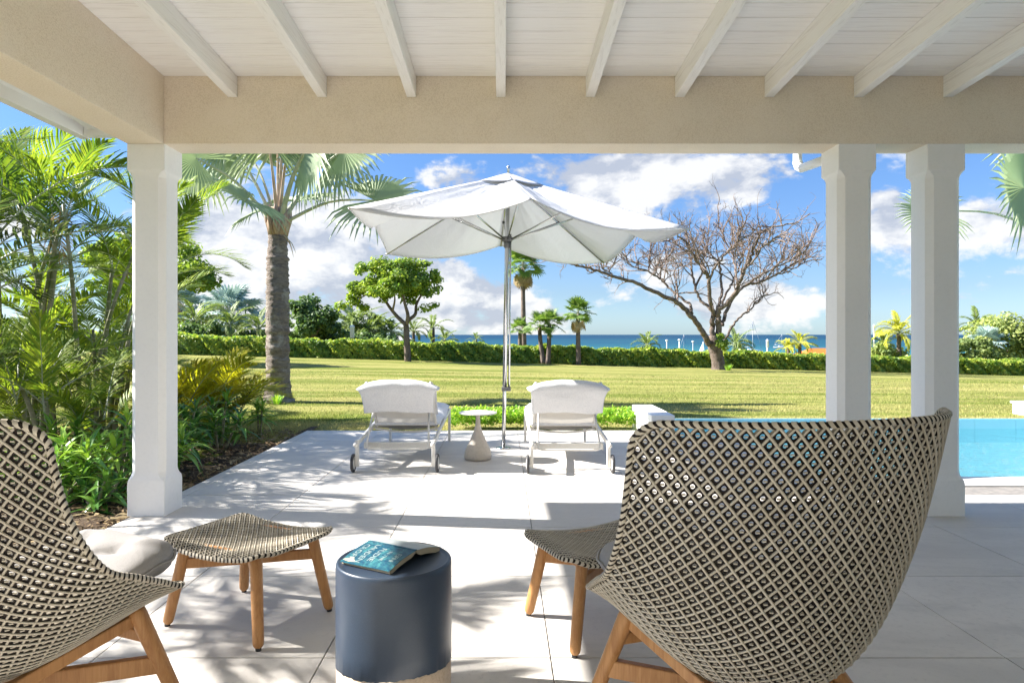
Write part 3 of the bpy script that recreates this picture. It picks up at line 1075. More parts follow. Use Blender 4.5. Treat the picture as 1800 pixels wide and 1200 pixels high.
def weave(fn, NA, NB, rc, off, tape_w, rim_r, flip=1.0, s_of=None):
    """rope lattice, perforated dark middle layer, inner lattice and wrapped rim on the surface fn"""
    eps = 1e-3

    def S_(a, b):
        a, b = np.asarray(a, float), np.asarray(b, float)
        return b / NB if s_of is None else s_of(a / (NA / 2), b)

    def P(a, b):
        return fn(np.clip(a / (NA / 2), -1.001, 1.001), np.clip(S_(a, b), -0.001, 1.001))

    def frame(a, b):
        p = P(a, b)
        da = (P(a + .05, b) - P(a - .05, b))
        db = (P(a, b + .05) - P(a, b - .05))
        nn = np.cross(da, db)
        nn /= np.linalg.norm(nn, axis=-1, keepdims=True) + 1e-12
        return p, nn * flip

    def inside(a, b, m=0.0):
        b = S_(a, b) * NB
        ha, hb = NA / 2 - m, NB / 2 - m
        x, y = np.abs(a), np.abs(b - NB / 2)
        r = np.where(b > NB / 2, rc[1], rc[0])
        cx, cy = ha - r, hb - r
        corner = (x > cx) & (y > cy)
        return (x <= ha + 1e-6) & (y <= hb + 1e-6) & (~corner | ((x - cx) ** 2 + (y - cy) ** 2 <= r * r + 1e-6))

    def tapes(offset, phase, w, th):
        mb = MB()
        for sgn in (1, -1):
            lo = int(-NA / 2 - NB - 2)
            hi = int(NA / 2 + NB + 2)
            for k in range(lo, hi):
                c0 = k + phase + RNG.normal() * 0.028
                a = np.arange(-NA / 2 - .001, NA / 2 + .26, 0.25)
                b = sgn * (c0 - a)
                ok = inside(a, b)
                if ok.sum() < 2:
                    continue
                idx = np.where(ok)[0]
                runs = np.split(idx, np.where(np.diff(idx) > 1)[0] + 1)
                for run in runs:
                    if len(run) < 2:
                        continue
                    aa, bb = a[run], b[run]
                    p, nn = frame(aa, bb)
                    # over and under at the crossings
                    wob = np.cos((aa + sgn * 0) * np.pi * 2 + k * np.pi) * 0.0012 * sgn
                    p = p + nn * (offset + wob)[:, None] if False else p + nn * (offset + sgn * 0.0012)
                    t = np.gradient(p, axis=0)
                    t /= np.linalg.norm(t, axis=1)[:, None] + 1e-12
                    s = np.cross(t, nn)
                    s /= np.linalg.norm(s, axis=1)[:, None] + 1e-12
                    h = nn * th / 2
                    V = np.stack([p - s * w / 2 - h * .4, p - s * w / 4 + h, p + s * w / 4 + h, p + s * w / 2 - h * .4], 1)
                    mb.grid(V, closed_u=True)
        return mb
    outer = tapes(off, 0.0, tape_w, 0.0045)
    inner = tapes(-off, 0.0, tape_w, 0.0045)
    # dark layer: one perforated cell per lattice diamond
    dark = MB()
    bars = MB()
    n = 12
    ang = np.linspace(0, 2 * np.pi, n, endpoint=False)
    ca, sa = np.cos(ang), np.sin(ang)
    dia = 0.5 / (np.abs(ca) + np.abs(sa))          # unit diamond radius
    rad = np.minimum(0.165, dia * 0.7)
    for i in range(int(-NA - 2), int(NA + 3)):
        for j in range(0, int(2 * NB + 2)):
            if (i + j) % 2 == 0:
                continue
            a0, b0 = i / 2, j / 2
            if not inside(np.array(a0), np.array(b0), 0.15):
                continue
            oa, ob = a0 + ca * dia, b0 + sa * dia
            ia, ib = a0 + ca * rad, b0 + sa * rad
            ob = np.minimum(ob, NB)
            oa = np.clip(oa, -NA / 2, NA / 2)
            po, no = frame(oa, ob)
            pi_, ni = frame(ia, ib)
            th = 0.0022
            # the short strand that shows in the middle of every hole
            hl_, hw_ = 0.118, 0.046
            qa = a0 + np.array([-hl_, hl_, hl_, -hl_])
            qb = b0 + np.array([-hw_, -hw_, hw_, hw_])
            pb, nb = frame(qa, qb)
            bars.add(np.concatenate([pb + nb * 0.0046, pb + nb * 0.0006]), [(0, 1, 2, 3), (7, 6, 5, 4), (0, 4, 5, 1), (2, 6, 7, 3), (1, 5, 6, 2), (3, 7, 4, 0)])
            V = np.stack([po + no * th, pi_ + ni * th, pi_ - ni * th, po - no * th], 0)
            dark.grid(V, closed_u=True)
    # rim
    ha, hb = NA / 2, NB / 2
    path = []
    for (sx, sy, a0) in ((1, 1, 0), (-1, 1, 90), (-1, -1, 180), (1, -1, 270)):
        r = rc[1] if sy > 0 else rc[0]
        for t in np.linspace(0, 90, 9):
            q = R(a0 + t)
            path.append((sx * (ha - r) + r * math.cos(q), hb + sy * (hb - r) + r * math.sin(q)))
    path = np.array(path + [path[0]])
    fine = []
    for i in range(len(path) - 1):
        d = path[i + 1] - path[i]
        m = max(1, int(np.linalg.norm(d) / 0.25))
        for q in range(m):
            fine.append(path[i] + d * q / m)
    fine = np.array(fine)
    fe, fs = fine[:, 0] / ha, fine[:, 1] / NB
    p = fn(fe, fs)
    d1 = fn(np.clip(fe + .01, -1, 1), fs) - fn(np.clip(fe - .01, -1, 1), fs)
    d2 = fn(fe, np.clip(fs + .01, 0, 1)) - fn(fe, np.clip(fs - .01, 0, 1))
    nn = np.cross(d1, d2)
    nn /= np.linalg.norm(nn, axis=1)[:, None]
    nn *= flip
    # resample by length
    pc = np.concatenate([p, p[:1]])
    nc = np.concatenate([nn, nn[:1]])
    L = np.concatenate([[0], np.cumsum(np.linalg.norm(np.diff(pc, axis=0), axis=1))])
    m = int(L[-1] / 0.0105)
    sl = np.linspace(0, L[-1], m, endpoint=False)
    rp = np.stack([np.interp(sl, L, pc[:, i]) for i in range(3)], 1)
    rn = np.stack([np.interp(sl, L, nc[:, i]) for i in range(3)], 1)
    for _ in range(3):
        rp = (np.roll(rp, 1, 0) + rp * 2 + np.roll(rp, -1, 0)) / 4
    t = np.roll(rp, -1, 0) - np.roll(rp, 1, 0)
    t /= np.linalg.norm(t, axis=1)[:, None]
    rn = rn - t * (rn * t).sum(1)[:, None]
    rn /= np.linalg.norm(rn, axis=1)[:, None]
    rs = np.cross(t, rn)
    a8 = np.linspace(0, 2 * np.pi, 9)[:-1]
    ring = rp[:, None, :] + rim_r * (np.cos(a8)[None, :, None] * rn[:, None, :] + np.sin(a8)[None, :, None] * rs[:, None, :])
    core = MB()
    core.grid(np.concatenate([ring, ring[:1]]), closed_u=True)
    wraps = MB()
    step = 2
    for i in range(0, m, step):
        i2 = (i + 1) % m
        rr = rim_r + 0.0018
        skew = 0.011
        A, B = [], []
        for q in a8:
            sh = t[i] * (skew * math.sin(q + 0.6))
            A.append(rp[i] + sh + rr * (math.cos(q) * rn[i] + math.sin(q) * rs[i]) - t[i] * 0.0010)
            B.append(rp[i2] + sh + rr * (math.cos(q) * rn[i2] + math.sin(q) * rs[i2]) + t[i] * 0.0010)
        A, B = np.array(A), np.array(B)
        wraps.grid(np.stack([A, B], 0), closed_u=True)
    return outer, inner, dark, core, wraps, bars


def wood_leg(a, b, r0, r1, n=14):
    a, b = np.asarray(a, float), np.asarray(b, float)
    ts = [0, .02, .06, .5, .93, .965, .985, 1.0]
    k = [.75, .95, 1, 1, 1, .92, .72, .42]
    pts = [a + (b - a) * t for t in ts]
    return MB().tube(pts, [(r0 + (r1 - r0) * t) * q for t, q in zip(ts, k)], n)


def plank(a, b, w, h, up=(0, 0, 1)):
    """board from a to b, w across, h high"""
    a, b = Vector(a), Vector(b)
    d = (b - a)
    L = d.length
    d.normalize()
    s = d.cross(Vector(up)).normalized()
    u = s.cross(d)
    m = MB().box((-w / 2, 0, -h / 2), (w / 2, L, h / 2), bevel=0.005)
    V = np.concatenate(m.v)
    Mx = np.array([s, d, u])
    m.v = [V @ Mx + np.array(a)]
    return m


def make_chair():
    t = thing('wing_chair', '', 'chair')
    outer, inner, dark, core, wraps, bars = weave(chair_even, 33, CH_NB, (1.7, 2.2), 0.0044, 0.0075, 0.0080, s_of=chair_s)
    part('weave', outer, 'rope', t, True, kind='stuff')
    part('inner_weave', inner, 'rope', t, True, kind='stuff')
    part('woven_liner', dark, 'darkrope', t, False, kind='stuff')
    part('weave_knots', bars, 'rope', t, False, kind='stuff')
    rim = part('rim', core, 'darkrope', t, True)
    sub('rim_wrap', wraps, 'rope', rim, True, kind='stuff')
    tops = {}
    for sx in (-1, 1):
        for f, (tp, ft) in (('f', ((0.264, 0.214, 0.408), (0.372, 0.325, 0.008))), ('r', ((0.205, -0.13, 0.315), (0.335, -0.36, 0.008)))):
            a = (sx * tp[0], tp[1], tp[2])
            b = (sx * ft[0], ft[1], ft[2])
            l = part('leg', wood_leg(a, b, 0.027, 0.021), 'teak', t, True)
            sub('glide', MB().lathe([(0.012, -0.008), (0.012, 0.004)], 12, b), 'glide', l)
            tops[sx, f] = (np.array(a), np.array(b))

    def on(sx, f, q):
        a, b = tops[sx, f]
        return a + (b - a) * q
    part('stretcher', plank(on(-1, 'f', .48), on(1, 'r', .34), 0.030, 0.056), 'teak', t)
    part('stretcher', plank(on(1, 'f', .48) + np.array((0, 0, .004)), on(-1, 'r', .34) + np.array((0, 0, .004)), 0.030, 0.0565), 'teak', t)
    for sx in (-1, 1):
        part('seat_rail', plank((sx * .258, .205, .372), (sx * .15, -.22, .262), 0.026, 0.038), 'teak', t)
    part('cross_rail', plank(on(-1, 'f', .235), on(1, 'f', .235), 0.026, 0.038), 'teak', t)
    return t


chair_left = make_chair()
chair_left.location = (-1.494, 2.037, 0)
chair_left.rotation_euler = (0, 0, R(-22.37))
chair_left['label'] = 'woven wing chair showing its side, with a pale tufted cushion on its seat'
chair_left['group'] = 'woven wing chairs on the terrace'
chair_right = copy_tree(chair_left)
chair_right.location = (0.712, 1.996, 0)
chair_right.rotation_euler = (0, 0, R(18.25))
chair_right['label'] = 'woven wing chair seen from behind, its broad back in front of the paired columns'


def make_cushion(name, label, loc, rz, tilt):
    nu, nv = 56, 30
    th = np.linspace(0, 2 * np.pi, nu, endpoint=False)
    ph = np.linspace(-np.pi / 2, np.pi / 2, nv)
    P = np.zeros((nv, nu, 3))
    for i, p in enumerate(ph):
        for j, q in enumerate(th):
            def se(v, e):
                return np.sign(v) * abs(v) ** e
            rx = se(math.cos(p), 0.55) * se(math.cos(q), 0.45) * 0.255
            ry = se(math.cos(p), 0.55) * se(math.sin(q), 0.45) * 0.245
            z = se(math.sin(p), 0.9) * 0.066
            r = math.hypot(rx / .255, ry / .245)
            d = 0
            for (cx, cy) in ((-0.085, -0.08), (0.085, -0.08), (-0.085, 0.085), (0.085, 0.085)):
                d += 0.036 * math.exp(-(((rx - cx) ** 2 + (ry - cy) ** 2) / 0.0011))
            d += 0.012 * math.exp(-(abs(rx) - 0.085) ** 2 / 0.00022) * max(0, 1 - r) + 0.012 * math.exp(-(abs(ry) - 0.083) ** 2 / 0.00022) * max(0, 1 - r)
            d += 0.030 * math.exp(-((ry + 0.01) / 0.028) ** 2) * max(0, 1 - r * .75)
            if z > 0:
                z -= d * min(1, z / 0.05)
            z += 0.010 * math.sin(rx * 23 + 1) * math.cos(ry * 19) * (1 if z > 0 else 0) + 0.006 * math.sin(q * 9) * abs(math.cos(p))
            P[i, j] = (rx, ry, z)
    mb = MB().grid(P, closed_u=True)
    o = thing(name, label, 'cushion', loc, rz)
    o.rotation_euler = (tilt, 0, rz)
    part('pad', mb, 'linen', o, True)
    a = np.linspace(0, 2 * np.pi, 121)
    c, s = np.cos(a), np.sin(a)
    pts = np.stack([np.sign(c) * np.abs(c) ** .45 * .259, np.sign(s) * np.abs(s) ** .45 * .249, 0.006 * np.sin(a * 9)], 1)
    part('piping', MB().tube(pts, 0.0045, 6, cap=False), 'linen', o, True)
    return o


def chair_world(ch, p):
    c, s = math.cos(ch.rotation_euler.z), math.sin(ch.rotation_euler.z)
    return (ch.location.x + p[0] * c - p[1] * s, ch.location.y + p[0] * s + p[1] * c, p[2])


make_cushion('seat_cushion', 'pale grey tufted cushion lying in the chair seen from its side', chair_world(chair_left, (0.01, 0.185, 0.492)), chair_left.rotation_euler.z, R(9))
make_cushion('seat_cushion', 'grey linen cushion peeping out beside the broad back of the wing chair', chair_world(chair_right, (-0.05, 0.195, 0.500)), chair_right.rotation_euler.z, R(9))


def make_stool():
    t = thing('footstool', '', 'footstool')
    outer, inner, dark, core, wraps, bars = weave(stool_pt, 20, 15.5, (2.9, 2.9), 0.0036, 0.0054, 0.0080)
    part('weave', outer, 'rope', t, True, kind='stuff')
    part('inner_weave', inner, 'rope', t, True, kind='stuff')
    part('woven_liner', dark, 'darkrope', t, False, kind='stuff')
    part('weave_knots', bars, 'rope', t, False, kind='stuff')
    rim = part('rim', core, 'darkrope', t, True)
    sub('rim_wrap', wraps, 'rope', rim, True, kind='stuff')
    L = {}
    for sx in (-1, 1):
        for sy in (-1, 1):
            a, b = (sx * 0.205, sy * 0.168, 0.362), (sx * 0.268, sy * 0.216, 0.008)
            l = part('leg', wood_leg(a, b, 0.026, 0.0225), 'teak', t, True)
            sub('glide', MB().lathe([(0.012, -0.008), (0.012, 0.004)], 12, b), 'glide', l)
            L[sx, sy] = (np.array(a), np.array(b))

    def on(k, q):
        return L[k][0] + (L[k][1] - L[k][0]) * q
    part('stretcher', plank(on((-1, -1), .26), on((1, 1), .26), 0.026, 0.046), 'teak', t)
    up = np.array((0, 0, .003))
    part('stretcher', plank(on((-1, 1), .26) + up, on((1, -1), .26) + up, 0.026, 0.0465), 'teak', t)
    for k1, k2 in (((-1, -1), (1, -1)), ((-1, 1), (1, 1))):
        part('seat_rail', plank(on(k1, .035), on(k2, .035), 0.024, 0.036), 'teak', t)
    for sx in (-1, 1):
        part('seat_rail', plank(on((sx, -1), .05), on((sx, 1), .05), 0.024, 0.036), 'teak', t)
    return t


st1 = make_stool()
st1.location = (-1.14, 3.03, 0)
st1.rotation_euler = (0, 0, R(-25.5))
st1['label'] = 'woven footstool on four teak legs standing in full view between planting bed and drum'
st1['group'] = 'woven footstools in front of the wing chairs'
st2 = copy_tree(st1)
st2.location = (0.445, 2.965, 0)
st2.rotation_euler = (0, 0, R(22.8))
st2['label'] = 'woven footstool half hidden behind the broad back of a wing chair'


# ------------------------------------------------------------------ drum table and book
def build_drum():
    c = (-0.383, 2.36)
    t = thing('drum_table', 'dark navy glazed drum side table with a raw clay foot under an open book', 'side table', (*c, 0))
    r = 0.2
    n = 220
    ang = np.linspace(0, 2 * np.pi, n, endpoint=False)

    def dip(a):      # ragged lower edge of the glaze
        return 0.140 + 0.022 * np.sin(a * 1.0 + 2.9) + 0.0015 * np.sin(a * 5 + 1) + 0.0012 * np.sin(a * 19) + 0.0010 * np.sin(a * 43 + 2) + 0.0007 * np.sin(a * 71)
    prof = [(0.0, 0.487), (0.175, 0.487), (0.183, 0.488), (0.187, 0.490), (0.190, 0.492), (0.194, 0.4925), (0.1975, 0.490), (0.2000, 0.484), (0.2005, 0.470), (0.2005, 0.34), (0.2005, 0.22)]
    V, F = [], []
    for (q, z) in prof:
        for a in ang:
            V.append((q * math.cos(a), q * math.sin(a), z))
    for d, q in ((0.0, 0.2005), (-0.0015, 0.1995), (-0.0016, 0.197)):
        for a in ang:
            V.append((q * math.cos(a), q * math.sin(a), dip(a) + d))
    k = len(prof) + 3
    for i in range(k - 1):
        for j in range(n):
            j2 = (j + 1) % n
            F.append((i * n + j2, i * n + j, (i + 1) * n + j, (i + 1) * n + j2))
    part('glazed_body', MB().add(V, F), 'navy', t, True)
    part('clay_foot', MB().lathe([(0.19, 0.0), (0.1975, 0.006), (0.1985, 0.02), (0.1985, 0.20)], 96), 'clay', t, True)
    return t


build_drum()


def text_mesh(body, size, font_scale=(1, 1)):
    cu = bpy.data.curves.new('lettering', 'FONT')
    cu.body = body
    cu.size = size
    cu.offset = 0.0002
    cu.resolution_u = 2
    cu.align_x = 'CENTER'
    cu.align_y = 'CENTER'
    o = bpy.data.objects.new('lettering', cu)
    COL.objects.link(o)
    dg = bpy.context.evaluated_depsgraph_get()
    me = bpy.data.meshes.new_from_object(o.evaluated_get(dg))
    bpy.data.objects.remove(o)
    bpy.data.curves.remove(cu)
    V = np.zeros(len(me.vertices) * 3)
    me.vertices.foreach_get('co', V)
    V = V.reshape(-1, 3)
    F = [tuple(p.vertices) for p in me.polygons]
    bpy.data.meshes.remove(me)
    return V, F


def build_book():
    # local: x along the spine, y towards the far (pale) cover, z up
    t = thing('open_book', 'open paperback lying face down on the navy drum, teal lettered cover', 'book', (-0.395, 2.385, 0.4875))
    t.rotation_euler = (0, 0, R(-30))
    hl = 0.108

    def z_of(w):     # height of the cover over the table at w metres from the spine
        return 0.042 - 0.030 * (w / 0.142) ** 0.8 + 0.007 * math.sin(min(w / 0.142, 1) * math.pi)

    def cover(sgn, mat, name):
        ws = np.linspace(0.004, 0.148, 12)
        xs = np.linspace(-hl, hl, 8)
        top = np.array([[(x, sgn * w, z_of(w) + 0.0012 + 0.0016 * math.sin(x * 20) * w / .15) for x in xs] for w in ws])
        bot = top - np.array([0, 0, 0.0011])
        mb = MB().grid(top if sgn < 0 else top[:, ::-1])
        mb.grid(bot[:, ::-1] if sgn < 0 else bot)
        for e in (0, -1):
            mb.grid(np.stack([top[:, e], bot[:, e]], 0))
            mb.grid(np.stack([top[e], bot[e]], 0))
        return part(name, mb, mat, t, True)

    def pages(sgn):
        ws = np.linspace(0.002, 0.140, 12)
        prof_top = [(w, z_of(w)) for w in ws]
        th = 0.016 if sgn < 0 else 0.020
        prof_bot = [(w, max(0.0012, z_of(w) - th * min(1, 0.3 + w / 0.03))) for w in ws]
        ring = prof_top + prof_bot[::-1]
        V = [(x, sgn * w, z) for x in (-hl + 0.002, hl - 0.002) for (w, z) in ring]
        n = len(ring)
        F = [(i, (i + 1) % n, n + (i + 1) % n, n + i) for i in range(n)]
        F += [(i, i + 1, n - 2 - i, n - 1 - i) for i in range(len(ws) - 1)]
        F += [(n + i + 1, n + i, 2 * n - 1 - i, 2 * n - 2 - i) for i in range(len(ws) - 1)]
        part('page_block', MB().add(V, F), 'pages', t)
    front = cover(-1, 'cover_teal', 'front_cover')
    cover(1, 'cover_pale', 'back_cover')
    pages(-1)
    pages(1)
    part('spine', MB().box((-hl, -0.005, 0.0405), (hl, 0.005, 0.0440), bevel=0.0012), 'cover_teal', t)
    # lettering printed on the teal cover: columns of capitals
    mb = MB()
    rows = [(-0.084, 'CROFF', 0.036), (-0.044, 'LAUDEN', 0.034), (-0.004, 'FUDIE', 0.036), (0.034, 'IN THE', 0.022), (0.076, 'EFN', 0.034)]
    for x0, body, size in rows:
        V, F = text_mesh(body, size)
        # reading runs from the spine outwards
        w = np.clip(0.076 + V[:, 0] * 0.92, 0.008, 0.146)
        x = x0 + V[:, 1] * 0.85
        Z = np.array([z_of(q) for q in w]) + 0.0012 + 0.0016 * np.sin(x * 20) * w / .15 + 0.0007
        mb.add(np.stack([x, -w, Z], 1), F)
    sub('lettering', mb, 'ink', front)


build_book()


# ------------------------------------------------------------------ sun loungers, little table, parasol
def towel_mesh(seed, w0, w1):
    rng = np.random.default_rng(seed)
    # path in (y, z): over the seat side, over the top, down behind
    path = catmull([(0.60, 0.47), (0.40, 0.66), (0.25, 0.80), (0.19, 0.838), (0.125, 0.835), (0.095, 0.79), (0.13, 0.70), (0.20, 0.59), (0.245, 0.53)], 34)
    nu = 41
    P = np.zeros((34, nu, 3))
    ph = rng.random(8) * 6.28
    for i, (y, z) in enumerate(path):
        s = i / 33
        k = math.exp(-((s - 0.45) / 0.22) ** 2)
        half = w0 + (w1 - w0) * k
        for j in range(nu):
            u = j / (nu - 1) * 2 - 1
            e = abs(u) ** 6
            wx = u * half * (1 - 0.05 * max(0, 1 - abs(s - .46) / .07) * abs(u)) + 0.003 * math.sin(s * 11 + ph[0] + u) * e
            dz = -0.085 * abs(u) ** 3.0 * k + 0.0012 * math.sin(u * 13 + ph[1] + s * 9) + 0.0018 * math.sin(u * 7 + ph[2] - s * 14)
            dy = 0.002 * math.sin(u * 11 + ph[3] + s * 6) + 0.012 * math.sin(u * 3.1 + ph[4]) * (1 if s > .75 else 0)
            if i == 33:
                dz += 0.012 * math.sin(u * 3.5 + ph[5])
            P[i, j] = (wx, y + dy + 0.015 * e * k, z + dz)
    mb = MB().grid(P)
    return mb


def make_lounger(mirror):
    t = thing('sun_lounger', '', 'sun lounger')
    hw = 0.355
    m = 'powder'
    for sx in (-1, 1):
        x = sx * hw
        # rear leg with wheel
        l = part('leg', MB().box((x - .017, -0.017, 0.05), (x + .017, 0.02, 0.30), bevel=0.005), m, t)
        xo = sx * (hw + 0.036)
        a = np.linspace(0, 2 * np.pi, 25)[:-1]
        wh = MB()
        ring = lambda r, dx: np.stack([np.full(24, xo + dx), r * np.cos(a) + 0.0, 0.085 + r * np.sin(a)], 1)
        wh.grid(np.stack([ring(.060, -.011), ring(.080, -.013), ring(.085, -.006), ring(.085, .006), ring(.080, .013), ring(.060, .011), ring(.060, -.011)], 0), closed_u=True)
        wo = part('wheel', wh, 'rubber', t, True)
        hb = MB()
        hb.grid(np.stack([ring(.061, -.009), ring(.061, .009), ring(.050, .012), ring(.012, .016), ring(.001, .016)], 0), closed_u=True)
        hb.grid(np.stack([ring(.061, -.009), ring(.050, -.012), ring(.012, -.016), ring(.001, -.016)], 0), closed_u=True)
        hb.tube([(x, 0, .085), (xo, 0, .085)], 0.008, 8)
        sub('hub', hb, m, wo, True)
        # front leg
        part('leg', MB().box((x - .015, 1.82, 0.0), (x + .015, 1.852, 0.355), bevel=0.004), m, t)
        # side rail: rises from the head end to the hinge, then on to the foot
        rail = plank((x, -0.06, 0.262), (x, 0.62, 0.315), 0.026, 0.044)
        part('side_rail', rail, m, t)
        part('side_rail', plank((x, 0.62, 0.3155), (x, 1.86, 0.372), 0.0262, 0.040), m, t)
        part('rail_end', MB().tube([(x, -0.085, 0.262), (x, -0.055, 0.262)], [0.020, 0.024], 10), m, t, True)
        # backrest tube
        part('back_tube', MB().tube(catmull([(x * .86, 0.72, 0.33), (x * .87, 0.46, 0.56), (x * .90, 0.23, 0.78), (x * .84, 0.19, 0.815)], 12), 0.015, 10), m, t, True)
    # U-shaped prop under the backrest
    pts = [(-.27, 0.40, 0.565), (-.285, 0.22, 0.36), (-.295, 0.13, 0.235), (-.285, 0.105, 0.205), (-.25, 0.10, 0.197), (.25, 0.10, 0.197), (.285, 0.105, 0.205), (.295, 0.13, 0.235), (.285, 0.22, 0.36), (.27, 0.40, 0.565)]
    part('prop_bar', MB().tube(pts, 0.010, 8), m, t, True)
    part('cross_board', plank((-.335, 0.21, 0.215), (.335, 0.21, 0.215), 0.026, 0.062), m, t)
    for yy, zz, d in ((0.74, 0.30, .030), (0.80, 0.285, .026)):
        part('curved_bar', MB().tube(catmull([(-.335, yy, zz + .012), (-.18, yy, zz - d * .6), (0, yy, zz - d), (.18, yy, zz - d * .6), (.335, yy, zz + .012)], 14), 0.010, 8), m, t, True)
    part('foot_bar', MB().tube([(-.35, 1.84, 0.345), (.35, 1.84, 0.345)], 0.012, 8), m, t, True)
    # sling back panel, bellied slightly
    us = np.linspace(-1, 1, 13)
    ss = np.linspace(0, 1, 12)
    P = np.array([[(u * (0.300 + 0.02 * s), 0.715 - 0.50 * s - 0.03 * (1 - u * u) * math.sin(s * 3.14), 0.335 + 0.47 * s - 0.022 * (1 - u * u) * math.sin(s * 3.14)) for u in us] for s in ss])
    part('back_sling', MB().grid(P), 'sling', t, True)
    P = np.array([[(u * 0.325, 0.72 + 1.12 * s, 0.325 + 0.05 * s - 0.03 * (1 - u * u)) for u in us] for s in ss])
    part('seat_sling', MB().grid(P), 'sling', t, True)
    return t


def make_mattress(seed, loc, label):
    """towelled pad on the seat"""
    t = thing('lounger_pad', label, 'pad', loc, 0, 'white pads on the loungers')
    us = np.linspace(-1, 1, 15)
    ss = np.linspace(0, 1, 22)
    top, bot = [], []
    rng = np.random.default_rng(seed)
    for s in ss:
        rt, rb = [], []
        y = 0.66 + 1.22 * s
        zc = 0.378 + 0.055 * s + 0.012 * math.sin(s * 9)
        rnd = min(1, (s + .02) / .06, (1.02 - s) / .06) ** .5
        for u in us:
            k = (1 - abs(u) ** 6) ** .5
            x = u * 0.355
            rt.append((x, y, zc - 0.025 + 0.055 * k * rnd + 0.003 * math.sin(u * 9 + s * 11)))
            rb.append((x, y, zc - 0.028))
        top.append(rt)
        bot.append(rb)
    top, bot = np.array(top), np.array(bot)
    mb = MB().grid(top)
    mb.grid(bot[:, ::-1])
    for e in (0, -1):
        mb.grid(np.stack([top[:, e], bot[:, e]], 0))
        mb.grid(np.stack([top[e], bot[e]], 0))
    part('pad', mb, 'towel', t, True)
    return t


def build_loungers():
    a = make_lounger(False)
    a.location = (-1.005, 6.25, 0)
    a['label'] = 'white sun lounger with the small table at its open side, nearest the palm'
    a['group'] = 'white sun loungers under the parasol'
    b = copy_tree(a)
    b.location = (0.615, 6.20, 0)
    b['label'] = 'white sun lounger standing near the low white wall and pool corner'
    for o, sd, w1, lab, lab2 in ((a, 3, 0.400, 'white towel draped over the lounger back nearest the palm', 'white towelled pad on the lounger nearest the palm'),
                                 (b, 8, 0.395, 'white towel draped over the lounger back nearest the pool', 'white towelled pad on the lounger nearest the pool')):
        tw = towel_mesh(sd, 0.335, w1)
        me = tw.mesh('towel', 'towel', True)
        q = link('towel', me)
        q.location = o.location
        md = q.modifiers.new('thick', 'SOLIDIFY')
        md.thickness = 0.014
        md.offset = 0
        tag(q, lab, 'towel', 'white towels on the loungers')
        make_mattress(sd, tuple(o.location), lab2)


build_loungers()


def build_small_table():
    t = thing('teardrop_table', 'small round outdoor table on a teardrop foot between the two loungers', 'side table', (-0.262, 6.9, 0))
    prof = [(0.118, 0.0), (0.130, 0.004), (0.139, 0.018), (0.141, 0.045), (0.134, 0.085), (0.112, 0.135), (0.085, 0.19), (0.058, 0.25), (0.036, 0.31), (0.025, 0.36), (0.021, 0.42), (0.022, 0.458), (0.028, 0.466)]
    part('foot', MB().lathe(prof, 40), 'ceramic', t, True)
    part('table_top', MB().lathe([(0.0, 0.4665), (0.15, 0.4665), (0.188, 0.468), (0.194, 0.473), (0.194, 0.478), (0.190, 0.482), (0.0, 0.482)], 48), 'powder', t, True)


build_small_table()


